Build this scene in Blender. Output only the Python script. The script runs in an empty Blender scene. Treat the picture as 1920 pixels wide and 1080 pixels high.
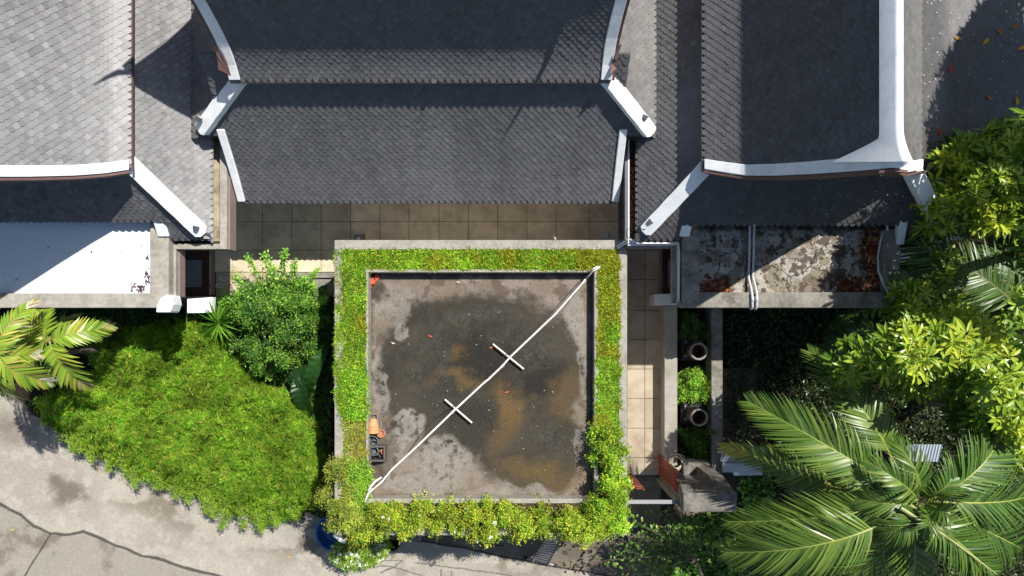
import bpy, bmesh, math, random
import numpy as np
from mathutils import Vector, Matrix
random.seed(7); RNG = np.random.default_rng(11)
sc = bpy.context.scene
COL = sc.collection
# ------------------------------------------------------------------ camera, sky, sun
HC, F, VU, VV = 21.67, 1300.0, 960.0, 606.0
cd = bpy.data.cameras.new("camera"); cam = bpy.data.objects.new("camera", cd); COL.objects.link(cam)
cam.location = (0, 0, HC); cam.rotation_euler = (0, 0, 0)
cd.sensor_width = 36; cd.lens = F / 1920 * 36; cd.shift_y = (VV - 540) / 1920; cd.clip_end = 500; cd.clip_start = .1
sc.camera = cam
SA, SB = .46, .46          # shadow reach per metre of height, towards west and south
EL = math.atan(1 / math.hypot(SA, SB)); AZ = math.atan2(SA, SB)      # azimuth from north towards east
w = bpy.data.worlds.new("World"); sc.world = w; w.use_nodes = True
nt = w.node_tree; sky = nt.nodes.new('ShaderNodeTexSky'); sky.sky_type = 'NISHITA'; sky.sun_disc = False
sky.sun_elevation = EL; sky.sun_rotation = AZ
nt.links.new(sky.outputs[0], nt.nodes['Background'].inputs[0]); nt.nodes['Background'].inputs[1].default_value = .085
sl = bpy.data.lights.new("sun", 'SUN'); sl.energy = 5.0; sl.angle = math.radians(.5); sl.color = (1, .955, .88)
sun = bpy.data.objects.new("sun", sl); COL.objects.link(sun)
sun.rotation_euler = Vector((SA, SB, 1)).to_track_quat('Z', 'Y').to_euler()
vs = sc.view_settings; vs.view_transform = 'Standard'; vs.look = 'None'; vs.exposure = 0.45; vs.gamma = 1

GZ = -.8
def P(u, v, z):            # a point of the place from where it shows in the photo and its height
    k = (HC - z) / F
    return Vector(((u - VU) * k, (VV - v) * k, z))
def PX(u, z): return (u - VU) * (HC - z) / F
def PY(v, z): return (VV - v) * (HC - z) / F

# ------------------------------------------------------------------ noise
_T = RNG.random((256, 256))
def vn(x, y, s=0):
    x = np.asarray(x, float) + s * 17.3; y = np.asarray(y, float) + s * 7.7
    xi = np.floor(x).astype(int); yi = np.floor(y).astype(int); fx = x - xi; fy = y - yi
    fx = fx * fx * (3 - 2 * fx); fy = fy * fy * (3 - 2 * fy)
    a = _T[xi & 255, yi & 255]; b = _T[(xi + 1) & 255, yi & 255]; c = _T[xi & 255, (yi + 1) & 255]; d = _T[(xi + 1) & 255, (yi + 1) & 255]
    return (a * (1 - fx) + b * fx) * (1 - fy) + (c * (1 - fx) + d * fx) * fy
def fbm(x, y, o=5, s=0):
    r = 0; a = .5; t = 0
    for i in range(o): r = r + a * vn(x * 2 ** i, y * 2 ** i, s + i * 3); t += a; a *= .55
    return r / t
def sst(a, b, x):
    t = np.clip((x - a) / (b - a), 0, 1); return t * t * (3 - 2 * t)
def mixc(c, d, m): return c + (np.asarray(d) - c) * m[..., None]
def dpoly(u, v, pts):      # distance to a polyline
    best = np.full(u.shape, 1e9)
    for (x0, y0), (x1, y1) in zip(pts[:-1], pts[1:]):
        dx, dy = x1 - x0, y1 - y0
        t = np.clip(((u - x0) * dx + (v - y0) * dy) / (dx * dx + dy * dy + 1e-9), 0, 1)
        best = np.minimum(best, np.hypot(u - x0 - t * dx, v - y0 - t * dy))
    return best
def inpoly(x, y, pts):
    r = np.zeros(np.shape(x), bool); n = len(pts)
    for i in range(n):
        x0, y0 = pts[i]; x1, y1 = pts[(i + 1) % n]
        c = ((y0 > y) != (y1 > y)) & (x < (x1 - x0) * (y - y0) / ((y1 - y0) + 1e-12) + x0)
        r ^= c
    return r

# ------------------------------------------------------------------ materials
MATS = {}
def mat(name, col=(.5, .5, .5), rough=.8, spec=.3, var=.15, vscale=6, bump=.1, bscale=60, attr=False, trans=0, metal=0, stain=None, sscale=1.2, samt=.5):
    if name in MATS: return MATS[name]
    m = bpy.data.materials.new(name); m.use_nodes = True; N = m.node_tree.nodes; L = m.node_tree.links
    b = N['Principled BSDF']; b.inputs['Roughness'].default_value = rough
    b.inputs['Specular IOR Level'].default_value = spec; b.inputs['Metallic'].default_value = metal
    tc = N.new('ShaderNodeTexCoord')
    if attr:
        a = N.new('ShaderNodeAttribute'); a.attribute_name = 'Col'; base = a.outputs['Color']
    else:
        a = N.new('ShaderNodeRGB'); a.outputs[0].default_value = (*col, 1); base = a.outputs[0]
    if stain:
        n2 = N.new('ShaderNodeTexNoise'); n2.inputs['Scale'].default_value = sscale; n2.inputs['Detail'].default_value = 9; n2.inputs['Roughness'].default_value = .65
        L.new(tc.outputs['Object'], n2.inputs['Vector'])
        r = N.new('ShaderNodeMapRange'); r.inputs['From Min'].default_value = .42; r.inputs['From Max'].default_value = .68; r.inputs['To Max'].default_value = samt
        L.new(n2.outputs['Fac'], r.inputs['Value'])
        mx = N.new('ShaderNodeMix'); mx.data_type = 'RGBA'; mx.inputs['B'].default_value = (*stain, 1)
        L.new(r.outputs[0], mx.inputs['Factor']); L.new(base, mx.inputs['A']); base = mx.outputs['Result']
    if var:
        n = N.new('ShaderNodeTexNoise'); n.inputs['Scale'].default_value = vscale; n.inputs['Detail'].default_value = 8; n.inputs['Roughness'].default_value = .7
        L.new(tc.outputs['Object'], n.inputs['Vector'])
        r = N.new('ShaderNodeMapRange'); r.inputs['From Min'].default_value = .3; r.inputs['From Max'].default_value = .7
        r.inputs['To Min'].default_value = 1 - var; r.inputs['To Max'].default_value = 1 + var
        L.new(n.outputs['Fac'], r.inputs['Value'])
        v = N.new('ShaderNodeVectorMath'); v.operation = 'SCALE'; L.new(base, v.inputs[0]); L.new(r.outputs[0], v.inputs['Scale']); base = v.outputs[0]
    L.new(base, b.inputs['Base Color'])
    if bump:
        n = N.new('ShaderNodeTexNoise'); n.inputs['Scale'].default_value = bscale; n.inputs['Detail'].default_value = 5
        L.new(tc.outputs['Object'], n.inputs['Vector'])
        bp = N.new('ShaderNodeBump'); bp.inputs['Strength'].default_value = bump; bp.inputs['Distance'].default_value = .02
        L.new(n.outputs['Fac'], bp.inputs['Height']); L.new(bp.outputs[0], b.inputs['Normal'])
    if trans:
        t = N.new('ShaderNodeBsdfTranslucent'); ms = N.new('ShaderNodeMixShader'); ms.inputs[0].default_value = trans
        L.new(base, t.inputs[0]); L.new(b.outputs[0], ms.inputs[1]); L.new(t.outputs[0], ms.inputs[2])
        L.new(ms.outputs[0], N['Material Output'].inputs['Surface'])
    MATS[name] = m; return m
WHITE = mat('white_paint', (.80, .82, .83), .6, .3, .05, 3, .1, 40, stain=(.36, .38, .37), sscale=3.2, samt=.28)
BLUEW = mat('pale_roof_paint', (.66, .71, .76), .6, .3, .03, 2, .03, 60, stain=(.55, .58, .6), sscale=1.1, samt=.35)
GREYW = mat('grey_white_paint', (.6, .62, .64), .7, .3, .06, 4)
CONC = mat('weathered_concrete', (.33, .31, .27), .9, .2, .22, 9, .35, 45, stain=(.2, .185, .155), sscale=2.2, samt=.75)
CONCD = mat('dark_mossy_concrete', (.2, .185, .165), .95, .2, .4, 8, .5, 40, stain=(.06, .055, .045), sscale=3, samt=.85)
CONCM = mat('grey_concrete', (.24, .225, .195), .95, .2, .3, 9, .4, 45, stain=(.09, .085, .07), sscale=2.6, samt=.8)
SLATE = mat('slate', rough=.6, spec=.3, var=.12, vscale=14, bump=.12, bscale=70, attr=True)
SLATEL = mat('faded_slate', rough=.5, spec=.5, var=.12, vscale=14, bump=.12, bscale=70, attr=True)
BROWN = mat('brown_fascia', (.13, .075, .065), .6, .3, .15, 8)
BROWNW = mat('taupe_wall_paint', (.23, .17, .15), .8, .3, .12, 5)
DKRED = mat('dark_red_floor', (.035, .008, .008), .35, .5, .2, 4, .03)
DARKM = mat('dark_interior', (.02, .018, .016), .9, .1, .1)
PAINTED = mat('stained_shaded_surface', rough=.9, spec=.2, var=.2, vscale=28, bump=.35, bscale=90, attr=True)
TILE = mat('washed_gravel_slab', rough=.85, spec=.25, var=.28, vscale=55, bump=.4, bscale=160, attr=True, stain=(.17, .11, .06), sscale=1.6, samt=.5)
LEAF = mat('leaf', rough=.6, spec=.15, var=0, bump=0, attr=True, trans=.3)
GLOSS = mat('glossy_leaf', rough=.34, spec=.4, var=0, bump=0, attr=True, trans=.22)
PALMM = mat('palm_leaf', rough=.38, spec=.45, var=0, bump=0, attr=True, trans=.18)
LITTER = mat('fallen_leaf', rough=.8, spec=.2, var=0, bump=0, attr=True)
BARK = mat('bark', (.13, .105, .08), .95, .1, .35, 20, .5, 30)
TWIG = mat('pale_twig', (.32, .29, .25), .9, .1, .2, 20)
PVC = mat('pvc', (.72, .69, .66), .45, .4, .08, 5)
PVCG = mat('grey_pvc', (.5, .5, .51), .45, .4, .08, 5)
BLACK = mat('black_rubber', (.012, .012, .013), .6, .3, .1)
CABLE = mat('dark_cable', (.035, .03, .03), .6, .3, .1)
TERRA = mat('terracotta', (.42, .16, .07), .85, .2, .2, 12, .15, stain=(.3, .2, .14), sscale=5, samt=.5)
TERRAL = mat('buff_terracotta', (.55, .3, .14), .85, .2, .15, 12, .15)
JAR = mat('jar_glaze', (.10, .06, .045), .5, .5, .3, 9, .1, stain=(.22, .1, .05), sscale=5, samt=.8)
JARRIM = mat('jar_rim', (.22, .21, .2), .6, .4, .3, 14, .1)
PLINTH = mat('dark_plinth', (.035, .037, .042), .5, .5, .3, 10, .1, stain=(.1, .1, .1), sscale=5, samt=.5)
GREYP = mat('grey_plastic', (.11, .125, .14), .5, .4, .15, 9)
TAUPEP = mat('taupe_plastic', (.1, .085, .08), .6, .3, .15, 9)
BLUE = mat('blue_plastic', (.015, .10, .34), .35, .5, .12, 5)
REDW = mat('red_gate_wood', (.21, .05, .032), .6, .3, .2, 14, .15, 30)
REDB = mat('red_brick', (.45, .10, .05), .9, .2, .25, 10, .3)
ALU = mat('aluminium', (.42, .43, .46), .4, .5, .1, 9, metal=.35)
STEEL = mat('grey_metal_sheet', (.42, .46, .5), .45, .4, .12, 3)
MATG = mat('grey_door_mat', (.15, .155, .18), .9, .2, .12, 30, .5, 70)
HOSE = mat('beige_hose', (.5, .43, .33), .5, .4, .1)
SOIL = mat('soil', (.05, .038, .026), 1, .05, .5, 5, .8, 20, stain=(.09, .065, .035), sscale=3, samt=.7)
GRND = mat('garden_soil', (.022, .018, .013), 1, .05, .5, 2, .8, 12)
LAMPM = mat('lamp_metal', (.12, .12, .13), .4, .5, .1, metal=.4)
GLASS = mat('lamp_glass', (.55, .56, .56), .15, .6, 0, bump=0)

# ------------------------------------------------------------------ objects
ORG = {}
def tag(o, label=None, cat=None, group=None, kind=None):
    if label: o['label'] = label
    if cat: o['category'] = cat
    if group: o['group'] = group
    if kind: o['kind'] = kind
    return o
def thing(name, label, cat, loc=(0, 0, 0), group=None):
    o = bpy.data.objects.new(name, None); COL.objects.link(o); o.location = loc; o.empty_display_size = .2
    ORG[o.name] = Vector(loc); return tag(o, label, cat, group)
class MB:
    def __init__(s): s.v = []; s.f = []; s.c = []
    def add(s, vs, fs, c=None):
        b = len(s.v); s.v += [tuple(x) for x in vs]; s.f += [tuple(b + i for i in f) for f in fs]
        if c is not None: s.c += [c] * len(vs)
        return s
    def box(s, x0, x1, y0, y1, z0, z1, c=None):
        return s.add([(x0, y0, z0), (x1, y0, z0), (x1, y1, z0), (x0, y1, z0), (x0, y0, z1), (x1, y0, z1), (x1, y1, z1), (x0, y1, z1)],
                     [(0, 3, 2, 1), (4, 5, 6, 7), (0, 1, 5, 4), (1, 2, 6, 5), (2, 3, 7, 6), (3, 0, 4, 7)], c)
    def prism(s, pts, z0, z1, c=None):      # pts counter-clockwise (x,y) or (x,y,dz)
        n = len(pts); vs = [(p[0], p[1], z0) for p in pts] + [(p[0], p[1], z1) for p in pts]
        return s.add(vs, [tuple(range(n))[::-1], tuple(range(n, 2 * n))] + [(i, (i + 1) % n, n + (i + 1) % n, n + i) for i in range(n)], c)
    def sweep(s, pts, side, w, up=(0, 0, 1), h=.1, cap=True, ws=None):   # flat bar through pts: width along side (from -w/2 to w/2), thickness h below
        n = len(pts); vs = []
        for i, p in enumerate(pts):
            p = Vector(p); t = Vector(pts[min(i + 1, n - 1)]) - Vector(pts[max(i - 1, 0)]); t.normalize()
            sd = Vector(side) if side is not None else t.cross(Vector((0, 0, 1)))
            sd = sd.normalized(); nn = sd.cross(t).normalized()
            if nn.z < 0: nn = -nn
            if abs(nn.z) < 1e-3: nn = Vector(up)
            ww = (ws[i] if ws else w) / 2
            vs += [p - sd * ww, p + sd * ww, p + sd * ww - nn * h, p - sd * ww - nn * h]
        fs = []
        for i in range(n - 1):
            for k in range(4): fs.append((4 * i + k, 4 * i + (k + 1) % 4, 4 * i + 4 + (k + 1) % 4, 4 * i + 4 + k))
        fs += [(3, 2, 1, 0), tuple(4 * n - 4 + k for k in range(4))]
        return s.add(vs, fs)
    def tube(s, pts, r, n=8, rs=None, c=None, closed=True):
        pts = [Vector(p) for p in pts]; m = len(pts); vs = []; ref = Vector((.3, .2, 1)).normalized(); px = None
        for i, p in enumerate(pts):
            t = (pts[min(i + 1, m - 1)] - pts[max(i - 1, 0)]).normalized()
            if px is None:
                px = t.cross(ref)
                if px.length < .05: px = t.cross(Vector((1, 0, 0)))
            else: px = px - t * px.dot(t)
            px.normalize(); py = t.cross(px)
            rr = rs[i] if rs else r
            for k in range(n):
                a = 2 * math.pi * k / n; vs.append(p + (px * math.cos(a) + py * math.sin(a)) * rr)
        fs = [(i * n + k, i * n + (k + 1) % n, (i + 1) * n + (k + 1) % n, (i + 1) * n + k) for i in range(m - 1) for k in range(n)]
        if closed: fs += [tuple(range(n))[::-1], tuple(range((m - 1) * n, m * n))]
        return s.add(vs, fs, c)
    def lathe(s, prof, c=(0, 0, 0), n=32, tilt=None, cap=True):
        vs = []
        for r, z in prof:
            for k in range(n):
                a = 2 * math.pi * k / n; q = Vector((r * math.cos(a), r * math.sin(a), z))
                if tilt: q = tilt @ q
                vs.append(q + Vector(c))
        m = len(prof)
        fs = [(i * n + k, i * n + (k + 1) % n, (i + 1) * n + (k + 1) % n, (i + 1) * n + k) for i in range(m - 1) for k in range(n)]
        if cap: fs += [tuple(range(n))[::-1], tuple(range((m - 1) * n, m * n))]
        return s.add(vs, fs)
    def build(s, name, m, parent=None, bevel=0, smooth=False):
        me = bpy.data.meshes.new(name)
        o0 = Vector((0, 0, 0)) if parent is None else ORG.get(parent.name, Vector((0, 0, 0)))
        me.from_pydata([(x - o0.x, y - o0.y, z - o0.z) for x, y, z in s.v], [], s.f)
        bm = bmesh.new(); bm.from_mesh(me); bmesh.ops.recalc_face_normals(bm, faces=bm.faces); bm.to_mesh(me); bm.free()
        if s.c:
            a = me.color_attributes.new('Col', 'FLOAT_COLOR', 'POINT'); a.data.foreach_set('color', np.c_[np.array(s.c), np.ones(len(s.c))].ravel())
        me.materials.append(m); o = bpy.data.objects.new(name, me); COL.objects.link(o)
        if parent is not None: o.parent = parent; ORG[o.name] = o0
        if bevel:
            md = o.modifiers.new('bevel', 'BEVEL'); md.width = bevel; md.segments = 2; md.limit_method = 'ANGLE'; md.angle_limit = math.radians(50)
        if smooth:
            for p in me.polygons: p.use_smooth = True
        return o
def mesh_np(name, verts, groups, m, parent=None, cols=None, smooth=False):   # verts (N,3); groups: list of (M,k) int arrays
    o0 = np.zeros(3) if parent is None else np.array(ORG.get(parent.name, Vector((0, 0, 0))))
    me = bpy.data.meshes.new(name); verts = np.asarray(verts, np.float32) - o0.astype(np.float32)
    me.vertices.add(len(verts)); me.vertices.foreach_set('co', verts.ravel())
    tot = np.concatenate([np.full(len(g), g.shape[1], np.int32) for g in groups]); idx = np.concatenate([g.ravel() for g in groups]).astype(np.int32)
    me.loops.add(len(idx)); me.loops.foreach_set('vertex_index', idx)
    st = np.concatenate([[0], np.cumsum(tot)[:-1]]).astype(np.int32)
    me.polygons.add(len(tot)); me.polygons.foreach_set('loop_start', st); me.polygons.foreach_set('loop_total', tot)
    me.polygons.foreach_set('use_smooth', np.full(len(tot), bool(smooth)))
    me.update(calc_edges=True); me.validate()
    if cols is not None:
        a = me.color_attributes.new('Col', 'FLOAT_COLOR', 'POINT')
        a.data.foreach_set('color', np.c_[cols, np.ones(len(cols))].astype(np.float32).ravel())
    me.materials.append(m); o = bpy.data.objects.new(name, me); COL.objects.link(o)
    if parent is not None: o.parent = parent; ORG[o.name] = Vector(o0)
    return o
def grid(name, u0, u1, v0, v1, z, nx, ny, cf, m=PAINTED, parent=None, hf=None):   # flat sheet coloured with stains and some shade; u,v say where it lies
    x0, x1, y0, y1 = PX(u0, z), PX(u1, z), PY(v1, z), PY(v0, z)
    X, Y = np.meshgrid(np.linspace(x0, x1, nx), np.linspace(y0, y1, ny))
    U = VU + X * F / (HC - z); V = VV - Y * F / (HC - z)
    C = cf(U, V); Z = np.full(X.shape, float(z)) + (hf(U, V) if hf else 0)
    i = np.arange(nx * ny).reshape(ny, nx)
    q = np.stack([i[:-1, :-1], i[:-1, 1:], i[1:, 1:], i[1:, :-1]], -1).reshape(-1, 4)
    return mesh_np(name, np.stack([X, Y, Z], -1).reshape(-1, 3), [q], m, parent, C.reshape(-1, 3), True)

# ------------------------------------------------------------------ slates
TW, TP = .172, .094
_sh = np.array([(-.5, 2.5), (-.5, 1.02), (-.40, .52), (-.22, .14), (0, 0), (.22, .14), (.40, .52), (.5, 1.02), (.5, 2.5)])
class Slates:
    def __init__(s): s.v = []; s.c = []; s.n = 0; s.top = []; s.sk = []; s.uv = []; s.ug = []
    def slope(s, face, c0, z0, prof, a0, a1, mask, col=(.13, .135, .145), cv=.075, tp=TP):
        pd = np.array([p[0] for p in prof], float); pz = np.array([p[1] for p in prof], float)
        t = np.linspace(0, pd[-1], 240)
        # smooth profile
        zz = np.interp(t, pd, pz); k = np.ones(25) / 25; zz2 = np.convolve(np.pad(zz, 12, 'reflect', reflect_type='odd'), k, 'valid')
        zz = zz2; zz[0] = 0
        L = np.concatenate([[0], np.cumsum(np.hypot(np.diff(t), np.diff(zz)))])
        rows = np.arange(0, L[-1] - tp, tp); A = np.arange(a0, a1, TW)
        aa, ll = np.meshgrid(A, rows); ri = np.repeat(np.arange(len(rows))[:, None], len(A), 1)
        aa = aa + (ri % 2) * TW / 2 + RNG.normal(0, .0022, aa.shape); ll = ll + RNG.normal(0, .0022, ll.shape) - .01
        def pos(a, l, off):
            l = np.clip(l, -.03, L[-1]); d = np.interp(l, L, t) + np.minimum(l, 0); z = np.interp(l, L, zz)
            g = np.gradient(zz, t); gs = np.interp(l, L, g); nl = 1 / np.sqrt(1 + gs * gs)
            d = d - off * gs * nl; z = z0 + z + off * nl
            if face == 'S': return np.stack([a, c0 + d, z], -1)
            if face == 'E': return np.stack([c0 - d, a, z], -1)
            if face == 'W': return np.stack([c0 + d, a, z], -1)
        ctr = pos(aa, ll + tp * .9, 0); keep = mask(ctr[..., 0], ctr[..., 1])
        aa = aa[keep]; ll = ll[keep]; n = len(aa)
        if n:
            rot = RNG.normal(0, .014, n); sl_ = RNG.random(n) < .006; rot[sl_] += RNG.normal(0, .12, sl_.sum()); ll = ll - sl_ * RNG.uniform(.01, .035, n); tipl = RNG.normal(.026, .0022, n)
            ax = _sh[None, :, 0] * TW * .985; lx = np.repeat(_sh[None, :, 1] * tp, n, 0); ax = np.repeat(ax, n, 0)
            ax2 = ax + rot[:, None] * lx; lx2 = lx - rot[:, None] * ax
            off = .004 + tipl[:, None] * (1 - np.clip(lx / (2.5 * tp), 0, 1))
            V = pos(aa[:, None] + ax2, ll[:, None] + lx2, off)
            V2 = pos(aa[:, None] + ax2[:, 1:8], ll[:, None] + lx2[:, 1:8], off[:, 1:8] - .028)
            b = s.n + np.arange(n)[:, None] * 16
            s.top.append(b + np.arange(9)[None]); 
            q = np.array([(1 + i, 9 + i, 10 + i, 2 + i) for i in range(6)])
            s.sk.append((b[:, :, None] + q[None]).reshape(-1, 4))
            s.v.append(np.concatenate([V, V2], 1).reshape(-1, 3)); s.n += n * 16
            cx = V[:, 4]; lum = 1 + cv * RNG.normal(0, 1, n) + .35 * (fbm(cx[:, 0] * .5 + 9, cx[:, 1] * .5 + 3, 4) - .5) + .30 * (fbm(aa * 2.6, ll * .35, 4, 5) - .5)
            rare = RNG.random(n) < .03; lum[rare] *= RNG.uniform(.8, 1.22, rare.sum())
            c = np.array(col)[None] * np.clip(lum, .5, 1.7)[:, None] * (1 + RNG.normal(0, .009, (n, 3)))
            cc_ = np.repeat(c[:, None], 16, 1); cc_[:, 9:] *= .12; s.c.append(cc_.reshape(-1, 3))
        # underlay sheet
        na, nl = int((a1 - a0) / .12) + 2, 60
        ga, gl = np.meshgrid(np.linspace(a0, a1, na), np.concatenate([[-.024], np.linspace(0, L[-1], nl - 1)]))
        G = pos(ga, gl, np.full(ga.shape, -.012)); i = np.arange(na * nl).reshape(nl, na)
        q = np.stack([i[:-1, :-1], i[:-1, 1:], i[1:, 1:], i[1:, :-1]], -1).reshape(-1, 4)
        C = G.reshape(-1, 3)[q].mean(1); q = q[mask(C[:, 0], C[:, 1])]
        s.v.append(G.reshape(-1, 3)); s.c.append(np.tile(np.array(col) * .8, (na * nl, 1))); s.ug.append(q + s.n); s.n += na * nl
        return pos, L
    def build(s, name, m, parent):
        return mesh_np(name, np.concatenate(s.v), [np.concatenate(s.top), np.concatenate(s.sk), np.concatenate(s.ug)], m, parent, np.clip(np.concatenate(s.c), 0, 1))

def prof_z(prof, d): return float(np.interp(d, [p[0] for p in prof], [p[1] for p in prof]))
UP = [(0, 0), (.3, .27), (.62, .70), (.95, 1.30), (1.3, 2.05), (1.7, 2.95), (2.1, 3.85), (2.3, 4.4)]
#--- the middle house
midhouse = thing('tiled_house', 'long middle house with dark grey slate roof facing the tiled balcony', 'house', (-2, 6, 0))
YU, ZU = 5.66, 5.43
UPM = [(0, 0), (.3, .27), (.62, .70), (1.0, 1.38), (1.4, 2.2), (1.85, 3.2), (2.4, 4.45)]
def prow(d): return .5 * np.clip((d - .5) / 1.9, 0, 1) ** 1.5
S = Slates(); S.slope('S', YU, ZU, UPM, -7.5, 3.2, lambda x, y: (x > -6.45 - prow(y - YU)) & (x < 2.2 + prow(y - YU)) & (y < 8.05), (.098, .098, .104))
S.build('upper_roof', SLATE, midhouse)
MB().sweep([(-6.62, YU + .045, ZU - .03), (2.3, YU + .045, ZU - .03)], (0, 1, 0), .1, h=.1).build('eave_board', CONCM, midhouse)
YL, ZL = 3.28, 2.8
LP = [(0, 0), (.8, .64), (1.57, 1.37), (2.48, 2.35), (2.95, 2.9)]
HW0, HW1 = (-6.55, 5.8), (-7.95, 4.80)      # west hip line, top and bottom
HE0, HE1 = (2.25, 5.8), (3.58, 4.78)
def msk_low(x, y):
    porch = (x > -7.22) & (x < 2.72)
    hipw = x > HW0[0] + (HW1[0] - HW0[0]) * np.clip((HW0[1] - y) / (HW0[1] - HW1[1]), 0, 1.05)
    hipe = x < HE0[0] + (HE1[0] - HE0[0]) * np.clip((HE0[1] - y) / (HE0[1] - HE1[1]), 0, 1.05)
    return porch | ((y > 4.76) & hipw & hipe)
S = Slates(); S.slope('S', YL, ZL, LP, -8.1, 3.8, msk_low, (.100, .100, .106))
zh = ZL + 1.37
# west and east skirts under the gables
SKP = [(0, 0), (.6, .33), (1.4, 1.0), (2.0, 1.55)]
def msk_w(x, y): return (y > HW1[1] + (HW0[1] - HW1[1]) * (x - HW1[0]) / (HW0[0] - HW1[0])) & (y < 12)
def msk_e(x, y): return (y > HE1[1] + (HE0[1] - HE1[1]) * (x - HE1[0]) / (HE0[0] - HE1[0])) & (y < 12)
S.slope('W', -8.14, 4.02, SKP, 4.6, 12, msk_w, (.135, .132, .13))
S.slope('E', 3.66, 4.02, SKP, 4.6, 12, msk_e, (.15, .147, .143))
S.build('lower_roof', SLATE, midhouse)
b = MB(); b.sweep([(-7.3, YL + .045, ZL - .03), (2.85, YL + .045, ZL - .03)], (0, 1, 0), .1, h=.1)
b.build('eave_board', CONCM, midhouse)
b = MB(); b.sweep([(-8.0, 4.83, 4.1), (-7.3, 4.83, 4.1)], (0, 1, 0), .08, h=.12); b.build('eave_board', BROWN, midhouse); b = MB(); b.sweep([(2.8, 4.83, 4.1), (3.6, 4.83, 4.1)], (0, 1, 0), .08, h=.12); b.build('eave_board', BROWN, midhouse)
# soffit and walls
b = MB(); b.box(-7.15, 2.65, 4.6, 12, 0, 3.0); b.build('wall', WHITE, midhouse)
MB().box(-6.2, 2.0, 6.3, 9, 2.8, 5.2).build('wall', BROWNW, midhouse)
def rib(pts, w, h, name, m, parent, side=None, bevel=.02, ws=None):
    o = MB().sweep(pts, side, w, h=h, ws=ws).build(name, m, parent, bevel); return o
def hipcap(p0, p1, w, parent, n=14, lift=.17, wob=.012):
    pts = []; ws = []
    for i in range(n + 1):
        t = i / n; p = Vector(p0).lerp(Vector(p1), t); p.z += lift + .10 * (1 - t); pts.append(p)
        ws.append(w * (1 + .02 * math.sin(i * 1.7)))
    pts.append(pts[-1] + (pts[-1] - pts[-2]) * .5); ws.append(w * .45)
    return rib(pts, w, .2, 'hip_cap', WHITE, parent, ws=ws)
hipcap((-6.40, 5.86, 5.12), (-7.83, 4.84, 4.15), .36, midhouse)
hipcap((2.2, 5.86, 5.12), (3.50, 4.78, 4.15), .36, midhouse)
# upper barge boards follow the concave slope, prow out towards the ridge
def barge(xa, lean, w, parent, prof, y0, z0, sgn, name='barge_board', dmax=2.4):
    top = []; fas = []
    for i in range(19):
        d = dmax * i / 18; z = z0 + prof_z(prof, d); x = xa + sgn * float(prow(d))
        top.append((x, y0 + d, z + .09)); fas.append((x + sgn * (w / 2 + .03), y0 + d, z + .07))
    o = MB().sweep(top, (1, 0, 0), w, h=.13, ws=[w * (1 - .55 * (i / 18) ** 3) for i in range(19)]).build(name, WHITE, parent, .015)
    MB().sweep(fas[:15], (1, 0, 0), .06, h=.28).build('fascia', BROWN, parent)
    return top[-1]
tw = barge(-6.47, .38, .26, midhouse, UPM, YU, ZU, -1)
te = barge(2.20, .38, .26, midhouse, UPM, YU, ZU, 1)
for t, sg in ((tw, -1), (te, 1)):      # finials at the ends of the ridge
    b = MB(); b.tube([(t[0] - sg * .5, t[1], t[2] - .14), (t[0] - sg * .12, t[1] - .02, t[2] - .06), (t[0] + sg * .08, t[1] - .06, t[2] + .15), (t[0] + sg * .17, t[1] - .14, t[2] + .5), (t[0] + sg * .22, t[1] - .25, t[2] + 1.0)], .1, 8, [.05, .07, .06, .04, .008]); b.build('finial', WHITE, midhouse)
MB().box(-6.9, 2.65, 8.0, 8.16, 9.75, 10.02).build('ridge_cap', WHITE, midhouse)
# north slope of the upper roof (blocks the sun for the ridge shadow)
b = MB(); yr = YU + 2.4; zr = ZU + 4.45
for i in range(10):
    d0 = 2.4 - .24 * i; d1 = d0 - .24; e0 = float(prow(d0)); e1 = float(prow(d1))
    b.add([(-6.6 - e0, 2 * yr - YU - d0, ZU + prof_z(UPM, d0)), (2.35 + e0, 2 * yr - YU - d0, ZU + prof_z(UPM, d0)), (2.35 + e1, 2 * yr - YU - d1, ZU + prof_z(UPM, d1)), (-6.6 - e1, 2 * yr - YU - d1, ZU + prof_z(UPM, d1))], [(0, 1, 2, 3)], (.12, .125, .135))
b.build('rear_roof', SLATE, midhouse)
for x in (-6.2, 2.0):                   # gable walls
    b = MB(); pr = [(YU + 2.4 * i / 9, ZU + prof_z(UPM, 2.4 * i / 9) - .1) for i in range(10)]; pr += [(2 * yr - y, z) for y, z in pr[::-1][1:]]
    n = len(pr); vs = [(x - .05, y, z) for y, z in pr] + [(x + .05, y, z) for y, z in pr]
    b.add(vs, [tuple(range(n)), tuple(range(2 * n - 1, n - 1, -1))] + [(i, n + i, n + (i + 1) % n, (i + 1) % n) for i in range(n)]); b.build('gable_wall', BROWNW, midhouse)
# lower barge strips of the porch roof
def strip(pts, w, parent, h=.22, m=WHITE): return rib(pts, w, h, 'barge_board', m, parent, side=(1, 0, 0))
pl = [Vector((-7.33, YL + d, ZL + prof_z(LP, d) + .1)) for d in (0, .5, 1.0, 1.57)]
strip(pl, .2, midhouse)
pr_ = [Vector((2.80, YL + d, ZL + prof_z(LP, d) + .1)) for d in (0, .5, 1.0, 1.57)]
strip(pr_, .2, midhouse)
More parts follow.
